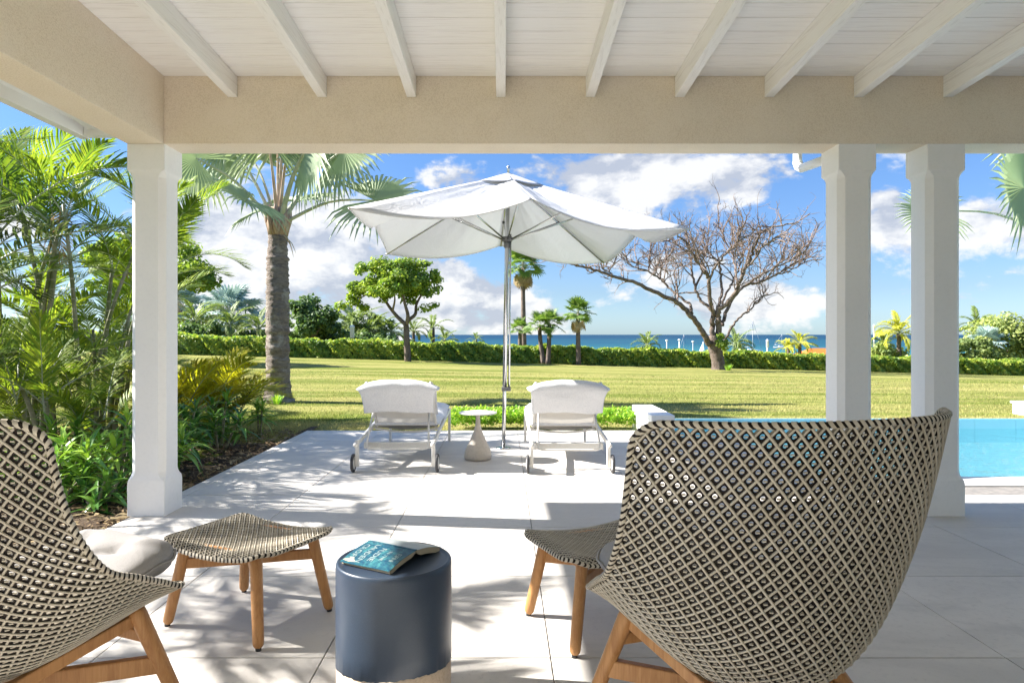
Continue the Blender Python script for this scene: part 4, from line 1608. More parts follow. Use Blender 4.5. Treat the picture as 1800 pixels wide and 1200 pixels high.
def build_parasol():
    base = (0.0, 7.54)
    t = thing('parasol', 'large square white canvas parasol on a steel pole between the two loungers', 'parasol', (*base, 0))
    mb = MB()
    mb.tube([(0, 0, 0.004), (0, 0, 0.012)], [0.085, 0.082], 28)
    part('base_plate', mb, 'steel', t, True)
    apex = np.array([0.055, 0.0, 3.06])
    part('pole', MB().tube([(0, 0, 0.01), (0.012, 0, 0.7), (0.02, 0, 1.2)], 0.021, 18), 'steel', t, True)
    part('pole', MB().tube([(0.012, 0, 0.66), (0.035, 0, 2.0), (0.053, 0, 3.05)], 0.0245, 18), 'steel', t, True)
    part('crank_rod', MB().tube([(0.062, -0.01, 0.66), (0.08, -0.01, 2.4)], 0.011, 10), 'steel', t, True)
    part('clamp', MB().box((-0.02, -0.03, 0.645), (0.082, 0.03, 0.69), bevel=0.006), 'fitting', t)
    part('finial', MB().tube([apex + (0, 0, -.02), apex + (0, 0, .05), apex + (0, 0, .07), apex + (0, 0, .10), apex + (0, 0, .115)], [.016, .012, .020, .016, .004], 12), 'steel', t, True)
    hub = np.array([0.04, 0, 2.34])
    hb = MB().tube([hub + (0, 0, -.09), hub + (0, 0, -.02)], 0.036, 18)
    hb.tube([hub + (0, 0, -.02), hub + (0, 0, .03)], 0.060, 18)
    part('hub', hb, 'fitting', t, True)
    # corners (from the pole) and rib tips at the middles of the sides
    cz = 1.03 + EYE
    c = [np.array([-1.27, 5.51 - 7.54, cz + .01]), np.array([1.78, 6.44 - 7.54, cz - .01]), np.array([1.43, 9.58 - 7.54, cz]), np.array([-1.50, 8.57 - 7.54, cz])]
    mids = []
    for i in range(4):
        m = (c[i] + c[(i + 1) % 4]) / 2
        m[2] = 1.205 + EYE
        mids.append(m)
    rimp = []
    for i in range(4):
        rimp += [c[i], mids[i]]
    mb = MB()
    n = 18
    for i in range(8):
        A, B = rimp[i], rimp[(i + 1) % 8]
        P = np.zeros((n + 1, n + 1, 3))
        for r in range(n + 1):
            fr = r / n
            for q in range(n + 1):
                fq = q / n
                rim = A * (1 - fq) + B * fq
                p = apex * (1 - fr) + rim * fr
                sag = 0.115 * (4 * fq * (1 - fq)) * fr ** 1.3
                # slight pull inwards of the free edge and small wrinkles fanning from the rib ends
                inw = 0.05 * (4 * fq * (1 - fq)) * fr ** 3
                p = p + (apex - rim) * inw * np.array([1, 1, 0])
                wr = 0.006 * math.sin(fq * 34 + i * 2 + fr * 8) * fr * (1 - fr) * 4 + 0.004 * math.sin(fr * 21 + fq * 9 + i)
                p[2] -= sag + 0.05 * math.sin(fr * math.pi) * (1 - abs(2 * fq - 1)) + wr * min(1, 6 * fq, 6 * (1 - fq))
                P[r, q] = p
        mb.grid(P)
    can = part('canopy', mb, 'canvas', t, True)
    md = can.modifiers.new('thick', 'SOLIDIFY')
    md.thickness = 0.003
    # hem cord
    hem = MB()
    for i in range(8):
        A, B = rimp[i], rimp[(i + 1) % 8]
        pts = []
        for q in range(n + 1):
            fq = q / n
            rim = A * (1 - fq) + B * fq
            p = rim + (apex - rim) * 0.05 * (4 * fq * (1 - fq)) * np.array([1, 1, 0])
            p[2] -= 0.115 * 4 * fq * (1 - fq) + 0.001
            pts.append(p)
        hem.tube(pts, 0.0065, 6)
    sub('hem', hem, 'canvas', can, True)
    # small vent cap over the apex
    mb = MB()
    top = apex + np.array([0, 0, 0.028])
    for i in range(8):
        A = apex + (rimp[i] - apex) * (0.22 if i % 2 == 0 else 0.25)
        B = apex + (rimp[(i + 1) % 8] - apex) * (0.22 if i % 2 else 0.25)
        P = np.zeros((6, 9, 3))
        for r in range(6):
            for q in range(9):
                fr, fq = r / 5, q / 8
                p = top * (1 - fr) + (A * (1 - fq) + B * fq) * fr
                p[2] += 0.004 * fr - 0.012 * 4 * fq * (1 - fq) * fr
                P[r, q] = p
        mb.grid(P)
    vt = part('vent_cap', mb, 'canvas', t, True)
    md = vt.modifiers.new('thick', 'SOLIDIFY')
    md.thickness = 0.003
    # ribs under the canvas and struts from the hub
    dn = np.array([0, 0, -0.022])
    for i, tip in enumerate(rimp):
        rb = part('rib', MB().tube([apex + (tip - apex) * 0.02 + dn * 2, tip + dn * .6], 0.010, 8), 'steel', t, True)
        f = 0.46 if i % 2 == 0 else 0.60
        j = apex + (tip - apex) * f + dn * 1.3
        dirn = (tip - apex) * np.array([1, 1, 0])
        dirn /= np.linalg.norm(dirn)
        part('strut', MB().tube([hub + dirn * 0.055, j], 0.0095, 8), 'steel', t, True)
        part('strut_joint', MB().box(tuple(j - .017), tuple(j + .017), bevel=0.004), 'fitting', t)


build_parasol()


# ------------------------------------------------------------------ plants
def blade_strip(length, width, n=5, arch=0.25, fold=0.25, tipp=1.0):
    """lanceolate leaf along +Y with a folded midrib, arching to -Z: (n+1) x 3 points"""
    P = np.zeros((n + 1, 3, 3))
    for i in range(n + 1):
        s = i / n
        w = width / 2 * (math.sin(math.pi * min(1, 0.12 + 0.88 * s) ** 0.8)) if s < 1 else 0.001
        y = length * s * (1 - 0.12 * arch * s)
        z = length * (0.10 * math.sin(s * 2.2) - arch * s * s)
        P[i] = [(-w, y, z + w * fold * 2), (0, y, z), (w, y, z + w * fold * 2)]
    return P


def frond_mesh(name, length, nl, leaf_l, leaf_w, arch, mats, seed, lift=0.35, bare=0.22, droop=0.3, rach=0.012):
    """feather palm frond from the origin along +Y, arching over to -Z"""
    rng = np.random.default_rng(seed)
    mb = MB()
    n = 14
    s = np.linspace(0, 1, n)
    ang = 0.0 - arch * s ** 1.4
    step = length / (n - 1)
    y = np.concatenate([[0], np.cumsum(np.cos(ang[:-1]) * step)])
    z = np.concatenate([[0], np.cumsum(np.sin(ang[:-1]) * step)])
    x = np.cumsum(rng.normal(size=n) * 0.004)
    pts = np.stack([x, y, z], 1)
    mb.tube(pts, rach * (1 - 0.85 * s), 5, mi=1)
    for k in range(nl):
        q = bare + (1 - bare) * (k + 0.5) / nl
        i = min(int(q * (n - 1)), n - 2)
        f = q * (n - 1) - i
        p = pts[i] * (1 - f) + pts[i + 1] * f
        tdir = pts[i + 1] - pts[i]
        tdir /= np.linalg.norm(tdir)
        up = np.cross(np.array([1., 0, 0]), tdir)
        e = (q - bare) / (1 - bare)
        ll = leaf_l * (math.sin(math.pi * (0.12 + 0.82 * e)) ** 0.7) * rng.uniform(.85, 1.1)
        for sx in (-1, 1):
            fwd = 0.55 + 0.75 * e + rng.normal() * 0.08
            d = np.array([sx, 0, 0]) * math.cos(fwd) + tdir * math.sin(fwd)
            d = d * math.cos(lift) + up * math.sin(lift) * rng.uniform(0.5, 1.4)
            d /= np.linalg.norm(d)
            sd = np.cross(d, up)
            sd /= np.linalg.norm(sd) + 1e-9
            w = leaf_w * rng.uniform(.8, 1.15)
            g = np.array([0, 0, -1.])
            dd = droop * rng.uniform(.6, 1.4)
            c0, c1, c2, c3 = p, p + d * ll * .33 + g * ll * dd * .06, p + d * ll * .68 + g * ll * dd * .30, p + d * ll * .97 + g * ll * dd * .75
            V = [c0 - sd * w * .25, c0 + sd * w * .25, c1 - sd * w * .5, c1 + sd * w * .5, c2 - sd * w * .38, c2 + sd * w * .38, c3]
            mb.add(V, [(0, 1, 3, 2), (2, 3, 5, 4), (4, 5, 6)], 0)
    return mb.mesh(name, mats)


def rot_m(phi, pitch, roll=0.0):
    return Matrix.Rotation(phi, 4, 'Z') @ Matrix.Rotation(pitch, 4, 'X') @ Matrix.Rotation(roll, 4, 'Y')


def place(o, p, phi, pitch, roll=0.0, scale=1.0):
    o.matrix_local = Matrix.Translation(Vector(p)) @ rot_m(phi, pitch, roll) @ Matrix.Scale(scale, 4)


ARECA = [frond_mesh('frond', 1.75, 40, 0.46, 0.026, a, ['areca', 'petiole'], 20 + i, droop=0.35) for i, a in enumerate((0.5, 0.9, 1.2, 1.6))]
ARECA_GOLD = [frond_mesh('frond', 1.15, 36, 0.34, 0.021, a, ['areca_gold', 'petiole'], 40 + i, droop=0.4) for i, a in enumerate((0.7, 1.1, 1.6))]
ARECA_DARK = [frond_mesh('frond', 1.9, 42, 0.50, 0.026, a, ['areca_dark', 'petiole'], 60 + i, droop=0.5) for i, a in enumerate((0.9, 1.4))]
ARECA_DRY = [frond_mesh('frond', 1.4, 34, 0.36, 0.016, a, ['areca_dry', 'petiole_tan'], 70 + i, droop=0.9) for i, a in enumerate((1.0, 1.7))]


def areca(label, base, canes, meshes, rng_seed, fpc=6, scale=1.0, low=8, dry=0.12):
    rng = random.Random(rng_seed)
    t = thing('areca_palm', label, 'palm', (*base, -0.05), 0, 'clumping palms in the planting bed')
    for (dx, dy, h, lx, ly) in canes:
        pts = catmull([(dx, dy, 0), (dx + lx * .15, dy + ly * .15, h * .35), (dx + lx * .5, dy + ly * .5, h * .7), (dx + lx, dy + ly, h)], 10)
        r = rng.uniform(.030, .042) * scale
        part('cane', MB().tube(pts, np.linspace(r * 1.15, r * .62, 10), 8), 'cane', t, True)
        a0 = rng.random() * 6.28
        for k in range(fpc):
            phi = a0 + k * 2.4 + rng.uniform(-.3, .3)
            pitch = rng.uniform(0.55, 1.35)
            me = rng.choice(meshes)
            if rng.random() < dry:
                me, pitch = rng.choice(ARECA_DRY), rng.uniform(-.2, .5)
            o = link('frond', me, t)
            place(o, pts[-1] - np.array([0, 0, rng.uniform(0, .25)]), phi, pitch, rng.uniform(-.3, .3), scale * rng.uniform(.8, 1.15))
    for k in range(low):
        phi = rng.random() * 6.28
        o = link('frond', rng.choice(meshes), t)
        place(o, (rng.uniform(-.25, .25), rng.uniform(-.25, .25), rng.uniform(0.1, .6)), phi, rng.uniform(.6, 1.25), rng.uniform(-.3, .3), scale * rng.uniform(.55, .9))
    return t


def canes_of(seed, n, spread, h0, h1, lean):
    r = random.Random(seed)
    out = []
    for i in range(n):
        a = r.random() * 6.28
        q = spread * math.sqrt(r.random())
        l = lean * r.uniform(.3, 1.2)
        out.append((q * math.cos(a), q * math.sin(a), r.uniform(h0, h1), l * math.cos(a), l * math.sin(a)))
    return out


areca('tall green areca palm clump with bare ringed canes beside the lone column', (-5.15, 8.2), canes_of(1, 7, .5, 1.9, 3.2, .5), ARECA, 1, 4, 0.8, 5)
areca('tall areca palm clump with arching yellow-green fronds under the roof corner', (-6.2, 8.4), canes_of(2, 7, .6, 2.2, 3.6, .6), ARECA, 2, 4, 1.0, 7)
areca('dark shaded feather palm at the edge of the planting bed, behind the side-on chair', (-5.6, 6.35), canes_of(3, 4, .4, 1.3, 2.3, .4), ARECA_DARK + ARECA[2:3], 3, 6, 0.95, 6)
areca('leafy areca palm clump far back in the bed behind the taller canes', (-9.2, 10.6), canes_of(4, 5, .6, 1.8, 3.4, .5), ARECA, 4, 5, 1.1, 8)
areca('low bushy areca palm with long green fronds sweeping over the dracaenas', (-4.5, 7.0), canes_of(5, 3, .3, .5, .9, .2), ARECA, 5, 5, 0.72, 7, 0.03)
areca('low leafy areca palm filling the bed between the shaded palm and the tall canes', (-5.9, 7.5), canes_of(9, 3, .4, .3, .7, .2), ARECA, 9, 5, .72, 9, 0.02)
areca('middling areca palm clump with thin upright canes behind the shaded palm', (-6.9, 9.2), canes_of(12, 6, .5, .9, 1.7, .25), ARECA, 12, 5, .8, 6, 0.03)
areca('middling areca palm clump with thin upright canes behind the lone column', (-5.9, 9.9), canes_of(13, 6, .5, .8, 1.6, .25), ARECA, 13, 5, .8, 6, 0.03)
areca('low golden areca palm bush right of the lone column', (-4.25, 9.0), canes_of(6, 9, .42, .2, .62, .28), ARECA_GOLD, 6, 7, 0.85, 16, 0.04)
areca('areca palm clump leaning over the side of the terrace', (-4.9, 4.3), canes_of(7, 2, .5, 2.2, 3.1, .5), ARECA, 7, 4, 0.85, 0)
areca('areca palm clump at the bed edge near the terrace corner', (-5.6, 2.6), canes_of(8, 2, .5, 2.4, 3.3, .5), ARECA, 8, 4, 0.85, 0)

LEAF = {}
for key in ('dracaena', 'dracaena_dark'):
    LEAF[key] = [MB().grid(blade_strip(0.25, 0.046, 6, a, 0.22)).mesh('leaf', key, True) for a in (0.18, 0.38, 0.6)]


def dracaena(label, base, heads, seed, key, scale=1.0, nl=17):
    rng = random.Random(seed)
    t = thing('dracaena_shrub', label, 'shrub', (*base, -0.05), 0, 'glossy leaved shrubs along the terrace edge')
    for (dx, dy, h) in heads:
        pts = catmull([(dx * .3, dy * .3, 0), (dx * .6, dy * .6, h * .5), (dx, dy, h)], 7)
        st = part('stem', MB().tube(pts, np.linspace(.016, .010, 7), 6), 'cane', t, True)
        a0 = rng.random() * 6.28
        top = pts[-1]
        for k in range(nl):
            q = k / nl
            phi = a0 + k * 2.4
            pitch = 1.25 - 1.75 * q + rng.uniform(-.15, .15)
            o = link('leaf', rng.choice(LEAF[key]), st)
            p = top - np.array([0, 0, q * 0.20 * scale])
            place(o, p, phi, pitch, rng.uniform(-.25, .25), scale * rng.uniform(.75, 1.15) * (0.75 + 0.35 * min(1, q * 2)))
    return t


def heads_of(seed, n, spread, h0, h1):
    r = random.Random(seed)
    out = []
    for i in range(n):
        a = i * 2.4 + r.random() * .8
        q = spread * math.sqrt((i + .6) / n)
        out.append((q * math.cos(a), q * math.sin(a), r.uniform(h0, h1) * (1 - 0.35 * q / max(spread, .01))))
    return out


dracaena('bright green dracaena shrub touching the left face of the lone column', (-3.20, 5.55), heads_of(1, 9, .34, .42, .74), 1, 'dracaena', 1.0, 18)
dracaena('glossy dracaena spreading low beside the back of the side-on chair', (-3.55, 5.25), heads_of(2, 7, .34, .30, .55), 2, 'dracaena', 1.0, 17)
dracaena('low dracaena clump nearest the terrace edge in front of the column', (-3.08, 5.05), heads_of(3, 4, .2, .16, .34), 3, 'dracaena_dark', .95, 15)
dracaena('dracaena shrub under the palm canes, its heads pale and spiky', (-4.25, 6.5), heads_of(4, 6, .35, .45, .8), 4, 'dracaena', 1.05, 16)
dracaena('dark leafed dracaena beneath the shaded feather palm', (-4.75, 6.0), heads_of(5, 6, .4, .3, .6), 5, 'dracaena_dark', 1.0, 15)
dracaena('leafy dracaena just right of the lone column, lit pale green', (-3.12, 6.15), heads_of(6, 7, .26, .34, .62), 6, 'dracaena', 1.0, 18)
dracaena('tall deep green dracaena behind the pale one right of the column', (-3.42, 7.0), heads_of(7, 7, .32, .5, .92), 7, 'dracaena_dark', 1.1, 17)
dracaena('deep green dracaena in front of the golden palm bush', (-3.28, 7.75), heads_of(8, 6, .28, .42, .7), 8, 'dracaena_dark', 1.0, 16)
dracaena('low pale dracaena tucked between column foot and soil strip, right of the column', (-2.98, 5.75), heads_of(21, 4, .16, .14, .30), 21, 'dracaena', .85, 15)
dracaena('low spreading dracaena at the far end of the bed by the small single-stemmed one', (-3.55, 8.3), heads_of(22, 5, .3, .2, .4), 22, 'dracaena', .95, 15)
dracaena('small single-stemmed dracaena standing clear at the lawn end of the bed', (-3.10, 8.55), heads_of(9, 2, .06, .46, .62), 9, 'dracaena', .95, 20)


# fan palms ----------------------------------------------------------
def fan_leaf(start, hast, nrm, radius, mat_i=0, nseg=44, span=290, seed=0, droop=0.25, petr=0.03, pet_mi=1):
    """one fan leaf: petiole from start to hast, pleated blade round hast facing nrm"""
    rng = np.random.default_rng(seed)
    start, hast = np.asarray(start, float), np.asarray(hast, float)
    mb = MB()
    mid = (start + hast) / 2 + np.array([0, 0, 0.10 * np.linalg.norm(hast - start)])
    mb.tube(catmull([start, mid, hast], 9), np.linspace(petr, petr * .38, 9), 7, mi=pet_mi, flat=.6)
    f = hast - mid
    f /= np.linalg.norm(f)
    nrm = np.asarray(nrm, float)
    nrm = nrm - f * (nrm @ f)
    nrm /= np.linalg.norm(nrm)
    s = np.cross(f, nrm)
    angs = np.radians(np.linspace(-span / 2, span / 2, nseg * 2 + 1))
    ring = []
    for k, a in enumerate(angs):
        d = f * math.cos(a) + s * math.sin(a)
        pl = (0.018 if k % 2 else -0.018) * radius
        cup = 0.10 * radius * abs(math.sin(a / 2)) ** 1.5
        ring.append(hast + d * radius * 0.52 + nrm * (pl + cup))
    ring = np.array(ring)
    V = np.concatenate([hast[None], ring])
    mb.add(V, [(0, k + 1, k + 2) for k in range(len(ring) - 1)], mat_i)
    for k in range(nseg):
        a = angs[2 * k + 1]
        d = f * math.cos(a) + s * math.sin(a)
        L = radius * rng.uniform(.36, .52)
        p0, p1, p2 = ring[2 * k], ring[2 * k + 1], ring[2 * k + 2]
        g = np.array([0, 0, -1.]) * droop * rng.uniform(.5, 1.6)
        jit = s * rng.normal() * .05 + nrm * rng.normal() * 0.06
        m1 = p1 + (d + jit) * L * .55 + g * L * .25
        tip = p1 + (d + jit) * L + g * L * .85
        sd = (p2 - p0) * .36
        mb.add([p0, p1, p2, m1 - sd, m1 + nrm * .01, m1 + sd, tip], [(0, 1, 4, 3), (1, 2, 5, 4), (3, 4, 6), (4, 5, 6)], mat_i)
    return mb


def build_bismarck_main():
    Y = 13.3
    b = at(490, 710, Y)
    t = thing('silver_fan_palm', 'large silver-green fan palm with a thick grey trunk on the lawn by the terrace', 'palm', tuple(b), 0)
    rows = [(716, 492, 62), (708, 491, 56), (700, 489, 49), (690, 489, 44), (660, 489, 40), (600, 488, 39), (540, 488, 38.5), (480, 488, 37.5), (440, 488, 35.5), (425, 488.5, 33), (412, 489, 31)]
    rows = np.array(rows, float)
    ys = np.linspace(716, 412, 90)
    V = []
    n = 30
    rng = np.random.default_rng(4)
    for i, yy in enumerate(ys):
        cx = np.interp(-yy, -rows[:, 0], rows[:, 1])
        w = np.interp(-yy, -rows[:, 0], rows[:, 2]) / 2 / FPX * Y
        c = at(cx, yy, Y)
        ring = 0.010 * rng.normal()
        row = []
        for j in range(n):
            a = j / n * 6.283
            r = w * (1 + 0.03 * rng.normal()) + ring
            row.append((c[0] + r * math.cos(a), c[1] + r * math.sin(a), c[2]))
        V.append(row)
    part('trunk', MB().grid(np.array(V), closed_u=True), 'bark', t, True, True)
    boot = MB()
    top = at(489, 400, Y)
    for k in range(10):
        a = k * 2.4
        p0 = top + np.array([math.cos(a) * .12, math.sin(a) * .12, -.12])
        p1 = top + np.array([math.cos(a) * .21, math.sin(a) * .21, .16])
        p2 = top + np.array([math.cos(a) * .24, math.sin(a) * .24, .42])
        boot.tube([p0, p1, p2], [.12, .10, .03], 7, flat=.5)
    boot.tube([at(489, 414, Y), at(489, 395, Y), at(489, 365, Y)], [.19, .23, .15], 14)
    part('leaf_base', boot, 'boot', t, True, True)
    # hanging dead strips
    dead = MB()
    for (x, y) in ((520, 445), (512, 437), (516, 452)):
        p = at(500, 415, Y - .2)
        q = at(x, y, Y - .35)
        dead.tube(catmull([p, (p + q) / 2 + np.array([.03, 0, .03]), q], 5), [.02, .02, .015, .01, .003], 4, flat=.4)
    part('dead_strip', dead, 'dryfan', t, False, True)
    # leaves: (petiole end px, depth offset, radius px, blade normal)
    L = [(345, 278, -1.0, 85, (0.2, -1, .4)), (434, 351, -1.0, 80, (.1, -.9, .5)), (441, 275, .6, 92, (0.3, -1, .2)), (470, 240, -.8, 95, (0, -1, .3)),
         (488, 215, .9, 100, (0, -1, .2)), (510, 235, -.5, 100, (0, -1, .3)), (540, 258, -1.2, 105, (-.1, -1, .35)), (572, 290, .4, 92, (-.3, -1, .3)),
         (604, 262, -.3, 100, (-.2, -1, .5)), (530, 352, 1.0, 85, (-.2, -.9, .5)), (455, 372, 1.1, 70, (.2, -.9, .4)), (658, 352, -.2, 100, (-.1, -.8, .8)),
         (395, 250, .2, 95, (.2, -1, .4)), (380, 320, .9, 85, (.3, -.9, .5)), (500, 200, .2, 90, (0, -1, .1)), (620, 215, .8, 100, (-.2, -1, .3))]
    for i, (x, y, dy, rp, nr) in enumerate(L):
        h = at(x, y, Y + dy)
        a = h - top
        s0 = top + np.array([a[0], a[1], 0]) * .07 + np.array([0, 0, .1])
        pm = 2 if abs(x - 490) < 25 else 1
        mb = fan_leaf(s0, h, nr, rp / FPX * Y, 0, 42, 300, 100 + i, 0.45, 0.060, pm)
        part('fan_leaf', mb, ['bismarck', 'petiole', 'petiole_tan'], t, False, True)
    # a few grass tufts at its foot
    return t


build_bismarck_main()


def build_bismarck_right():
    Y = 10.6
    b = at(1880, 700, Y)
    b[2] = float(ground_z(b[0], b[1]))
    top = at(1880, 420, Y)
    t = thing('silver_fan_palm', 'pale silver fan palm reaching in beyond the paired columns over the pool', 'palm', tuple(b), 0)
    part('trunk', MB().tube([b, b + (top - b) * .5 + (0.05, 0, 0), top], [.30, .22, .18], 20), 'bark', t, True, True)
    L = [(1800, 330, -.8, 118, (-.3, -1, .2)), (1640, 372, .3, 72, (-.2, -.9, .5)), (1830, 240, .3, 110, (-.2, -1, .3)), (1960, 320, -.3, 110, (.2, -1, .3)), (1900, 260, .8, 110, (0, -1, .3)), (1960, 430, .4, 100, (.3, -1, .3))]
    for i, (x, y, dy, rp, nr) in enumerate(L):
        h = at(x, y, Y + dy)
        a = h - top
        mb = fan_leaf(top + np.array([a[0], a[1], 0]) * .08, h, nr, rp / FPX * Y, 0, 46, 310, 300 + i, 0.25, 0.045, 1)
        part('fan_leaf', mb, ['bismarck', 'petiole'], t, False, True)


build_bismarck_right()


# generic palms of the middle and far distance --------------------------------
COCO = {m: [frond_mesh('frond', 1.0, 26, 0.26, 0.034, a, [m, 'petiole'], 500 + i, droop=0.7, rach=.018, bare=.15) for i, a in enumerate((0.9, 1.5, 2.0))] for m in ('coconut', 'coconut_gold', 'datepalm')}
SMALLFAN = {}
for m in ('fanpalm', 'bismarck_far', 'dryfan'):
    SMALLFAN[m] = [fan_leaf((0, 0, 0), (0, 0.55, 0.10), (0, -.2, 1), 0.50, 0, 18, 270, 700 + i, 0.5, 0.018).mesh('fan_leaf', [m, 'petiole']) for i in range(2)]


def palm(name, label, x, ytop, ybase, Y, fl, n, mat, seed, kind='feather', lean=0.0, tr=0.12, group=None, base_z=None, skirt=0):
    """a palm whose crown centre stands at picture height ytop at distance Y"""
    rng = random.Random(seed)
    top = at(x, ytop, Y)
    b = at(x + lean, ybase, Y)
    gz = float(ground_z(b[0], Y))
    if base_z is None or b[2] > gz:
        b[2] = gz - .03
    t = thing(name, label, 'palm', tuple(b), 0, group)
    mid = (b + top) / 2 + np.array([(top[0] - b[0]) * .15, 0, 0])
    part('trunk', MB().tube(catmull([b, mid, top], 8), np.linspace(tr * 1.25, tr * .8, 8), 9), 'greybark', t, True, True)
    loc = top - np.array(t.location)
    for k in range(n):
        phi = k * 2.399 + rng.uniform(-.3, .3)
        if kind == 'feather':
            pitch = 1.35 - 1.55 * (k / n) + rng.uniform(-.15, .15)
            o = link('frond', rng.choice(COCO[mat]), t)
        else:
            pitch = 1.3 - 2.0 * (k / n) + rng.uniform(-.2, .2)
            o = link('fan_leaf', rng.choice(SMALLFAN[mat]), t)
        place(o, loc, phi, pitch, rng.uniform(-.4, .4), fl * rng.uniform(.85, 1.12))
    for k in range(skirt):
        o = link('dead_leaf', rng.choice(SMALLFAN['dryfan']), t)
        place(o, loc - np.array([0, 0, .12 + .05 * (k % 3)]), k * 2.4, rng.uniform(-1.45, -1.0), 0, fl * rng.uniform(.7, .95))
    return t


def leaf_cloud(mb, centres, n, size, seed, squash=0.75, mi=0):
    """n small folded leaves gathered round clump centres (x, y, z, r)"""
    rng = np.random.default_rng(seed)
    C = np.asarray(centres, float)
    wgt = C[:, 3] ** 2
    k = rng.choice(len(C), n, p=wgt / wgt.sum())
    d = rng.normal(size=(n, 3))
    d /= np.linalg.norm(d, axis=1)[:, None]
    rr = C[k, 3] * (rng.random(n) ** 0.42)
    p = C[k, :3] + d * rr[:, None] * np.array([1, 1, squash])
    sz = size * (0.6 + 0.8 * rng.random(n))
    # leaves face roughly outwards and up
    nn = d * 0.7 + np.array([0, 0, .6]) + rng.normal(size=(n, 3)) * .5
    nn /= np.linalg.norm(nn, axis=1)[:, None]
    a = np.cross(nn, rng.normal(size=(n, 3)))
    a /= np.linalg.norm(a, axis=1)[:, None]
    b = np.cross(nn, a)
    A, B = a * sz[:, None] * .5, b * sz[:, None] * .36
    Q = np.stack([p - A, p - B + nn * sz[:, None] * .06, p + A, p + B + nn * sz[:, None] * .06], 1)
    mb.quads(Q, mi)
    return mb


def clumps(cx, cy, cz, rx, ry, rz, n, r0, r1, seed, bottom=-0.5):
    rng = np.random.default_rng(seed)
    out = []
    while len(out) < n:
        d = rng.normal(size=3)
        d /= np.linalg.norm(d)
        if d[2] < bottom:
            continue
        q = rng.uniform(.55, 1.0)
        out.append((cx + d[0] * rx * q, cy + d[1] * ry * q, cz + d[2] * rz * q, rng.uniform(r0, r1)))
    return out


def broadleaf(name, label, cat, base_px, Y, crown, trunk_pts, nl, leaf, mat, seed, nclump=40, group=None, extra=(), r=(.22, .42), squash=.75, bottom=-.5):
    """crown: (x, y, half width, half height) in picture units at distance Y"""
    b = at(*base_px, Y)
    gz = float(ground_z(b[0], Y))
    b[2] = gz - 0.03 if b[2] > gz or base_px[1] < 600 else b[2]
    t = thing(name, label, cat, tuple(b), 0, group)
    s = Y / FPX
    mb = MB()
    for pts, r0, r1 in trunk_pts:
        P = [at(px, py, Y + dy) for px, py, dy in pts]
        if pts is trunk_pts[0][0]:
            P[0] = b
        mb.tube(catmull(P, max(6, 4 * len(P))), np.linspace(r0, r1, max(6, 4 * len(P))), 9)
    part('trunk', mb, 'greybark', t, True, True)
    cl = []
    for (x, y, hw, hh, k) in [(*crown, nclump)] + list(extra):
        c = at(x, y, Y)
        rw = max(hw, crown[2] * .62) * s
        cl += clumps(c[0], c[1], c[2], hw * s, hw * s * .8, hh * s, k, r[0] * rw, r[1] * rw, seed + int(x), bottom)
    part('crown', leaf_cloud(MB(), cl, nl, leaf, seed, squash), mat, t, False, True)
    return t


# the tree with bushy crown and forked trunk by the hedge
broadleaf('green_tree', 'bushy green tree with a forked pale trunk in front of the hedge', 'tree', (717, 631), 32.5, (690, 497, 72, 44),
          [([(717, 631, 0), (715, 600, 0), (714, 575, 0), (712, 565, 0)], .17, .12),
           ([(713, 570, 0), (700, 558, .2), (685, 540, .4), (672, 520, .5), (660, 508, .5)], .11, .04),
           ([(714, 572, 0), (717, 555, -.2), (712, 535, -.2), (706, 510, -.2), (702, 488, -.2)], .11, .03),
           ([(718, 562, 0), (730, 552, .2), (732, 535, .3), (742, 515, .3), (748, 495, .3)], .10, .03),
           ([(690, 546, .3), (694, 525, 0), (690, 500, 0)], .06, .02), ([(668, 517, .5), (650, 515, .3), (625, 530, .2)], .05, .02)],
          15000, .15, 'almond', 31, 52, extra=((622, 536, 30, 18, 9), (640, 512, 34, 20, 9), (655, 470, 30, 20, 6), (755, 505, 28, 34, 8), (735, 482, 36, 26, 8), (755, 540, 14, 10, 2), (690, 525, 40, 16, 8)), r=(.15, .33), squash=.6)
# big tree behind the lone column
broadleaf('green_tree', 'large round-crowned tree far behind the lone column and palm canes', 'tree', (255, 640), 27, (262, 480, 108, 62),
          [([(255, 640, 0), (258, 590, 0), (262, 540, 0), (262, 490, 0)], .3, .12), ([(260, 560, 0), (220, 510, 0), (190, 480, 0)], .14, .04), ([(262, 550, 0), (310, 510, 0), (345, 490, 0)], .14, .04)],
          12000, .17, 'almond', 47, 46, extra=((345, 490, 34, 36, 10), (185, 470, 60, 44, 12)), r=(.14, .28))
broadleaf('dark_tree', 'dense dark tree between the big palm trunk and the distant palms', 'tree', (552, 620), 37, (543, 568, 52, 38),
          [([(552, 620, 0), (551, 590, 0), (548, 565, 0)], .18, .08), ([(551, 595, 0), (560, 580, 0), (575, 565, 0)], .08, .03)],
          5200, .22, 'darktree', 53, 26, extra=((590, 585, 24, 18, 6), (528, 590, 26, 20, 6)), r=(.22, .4))


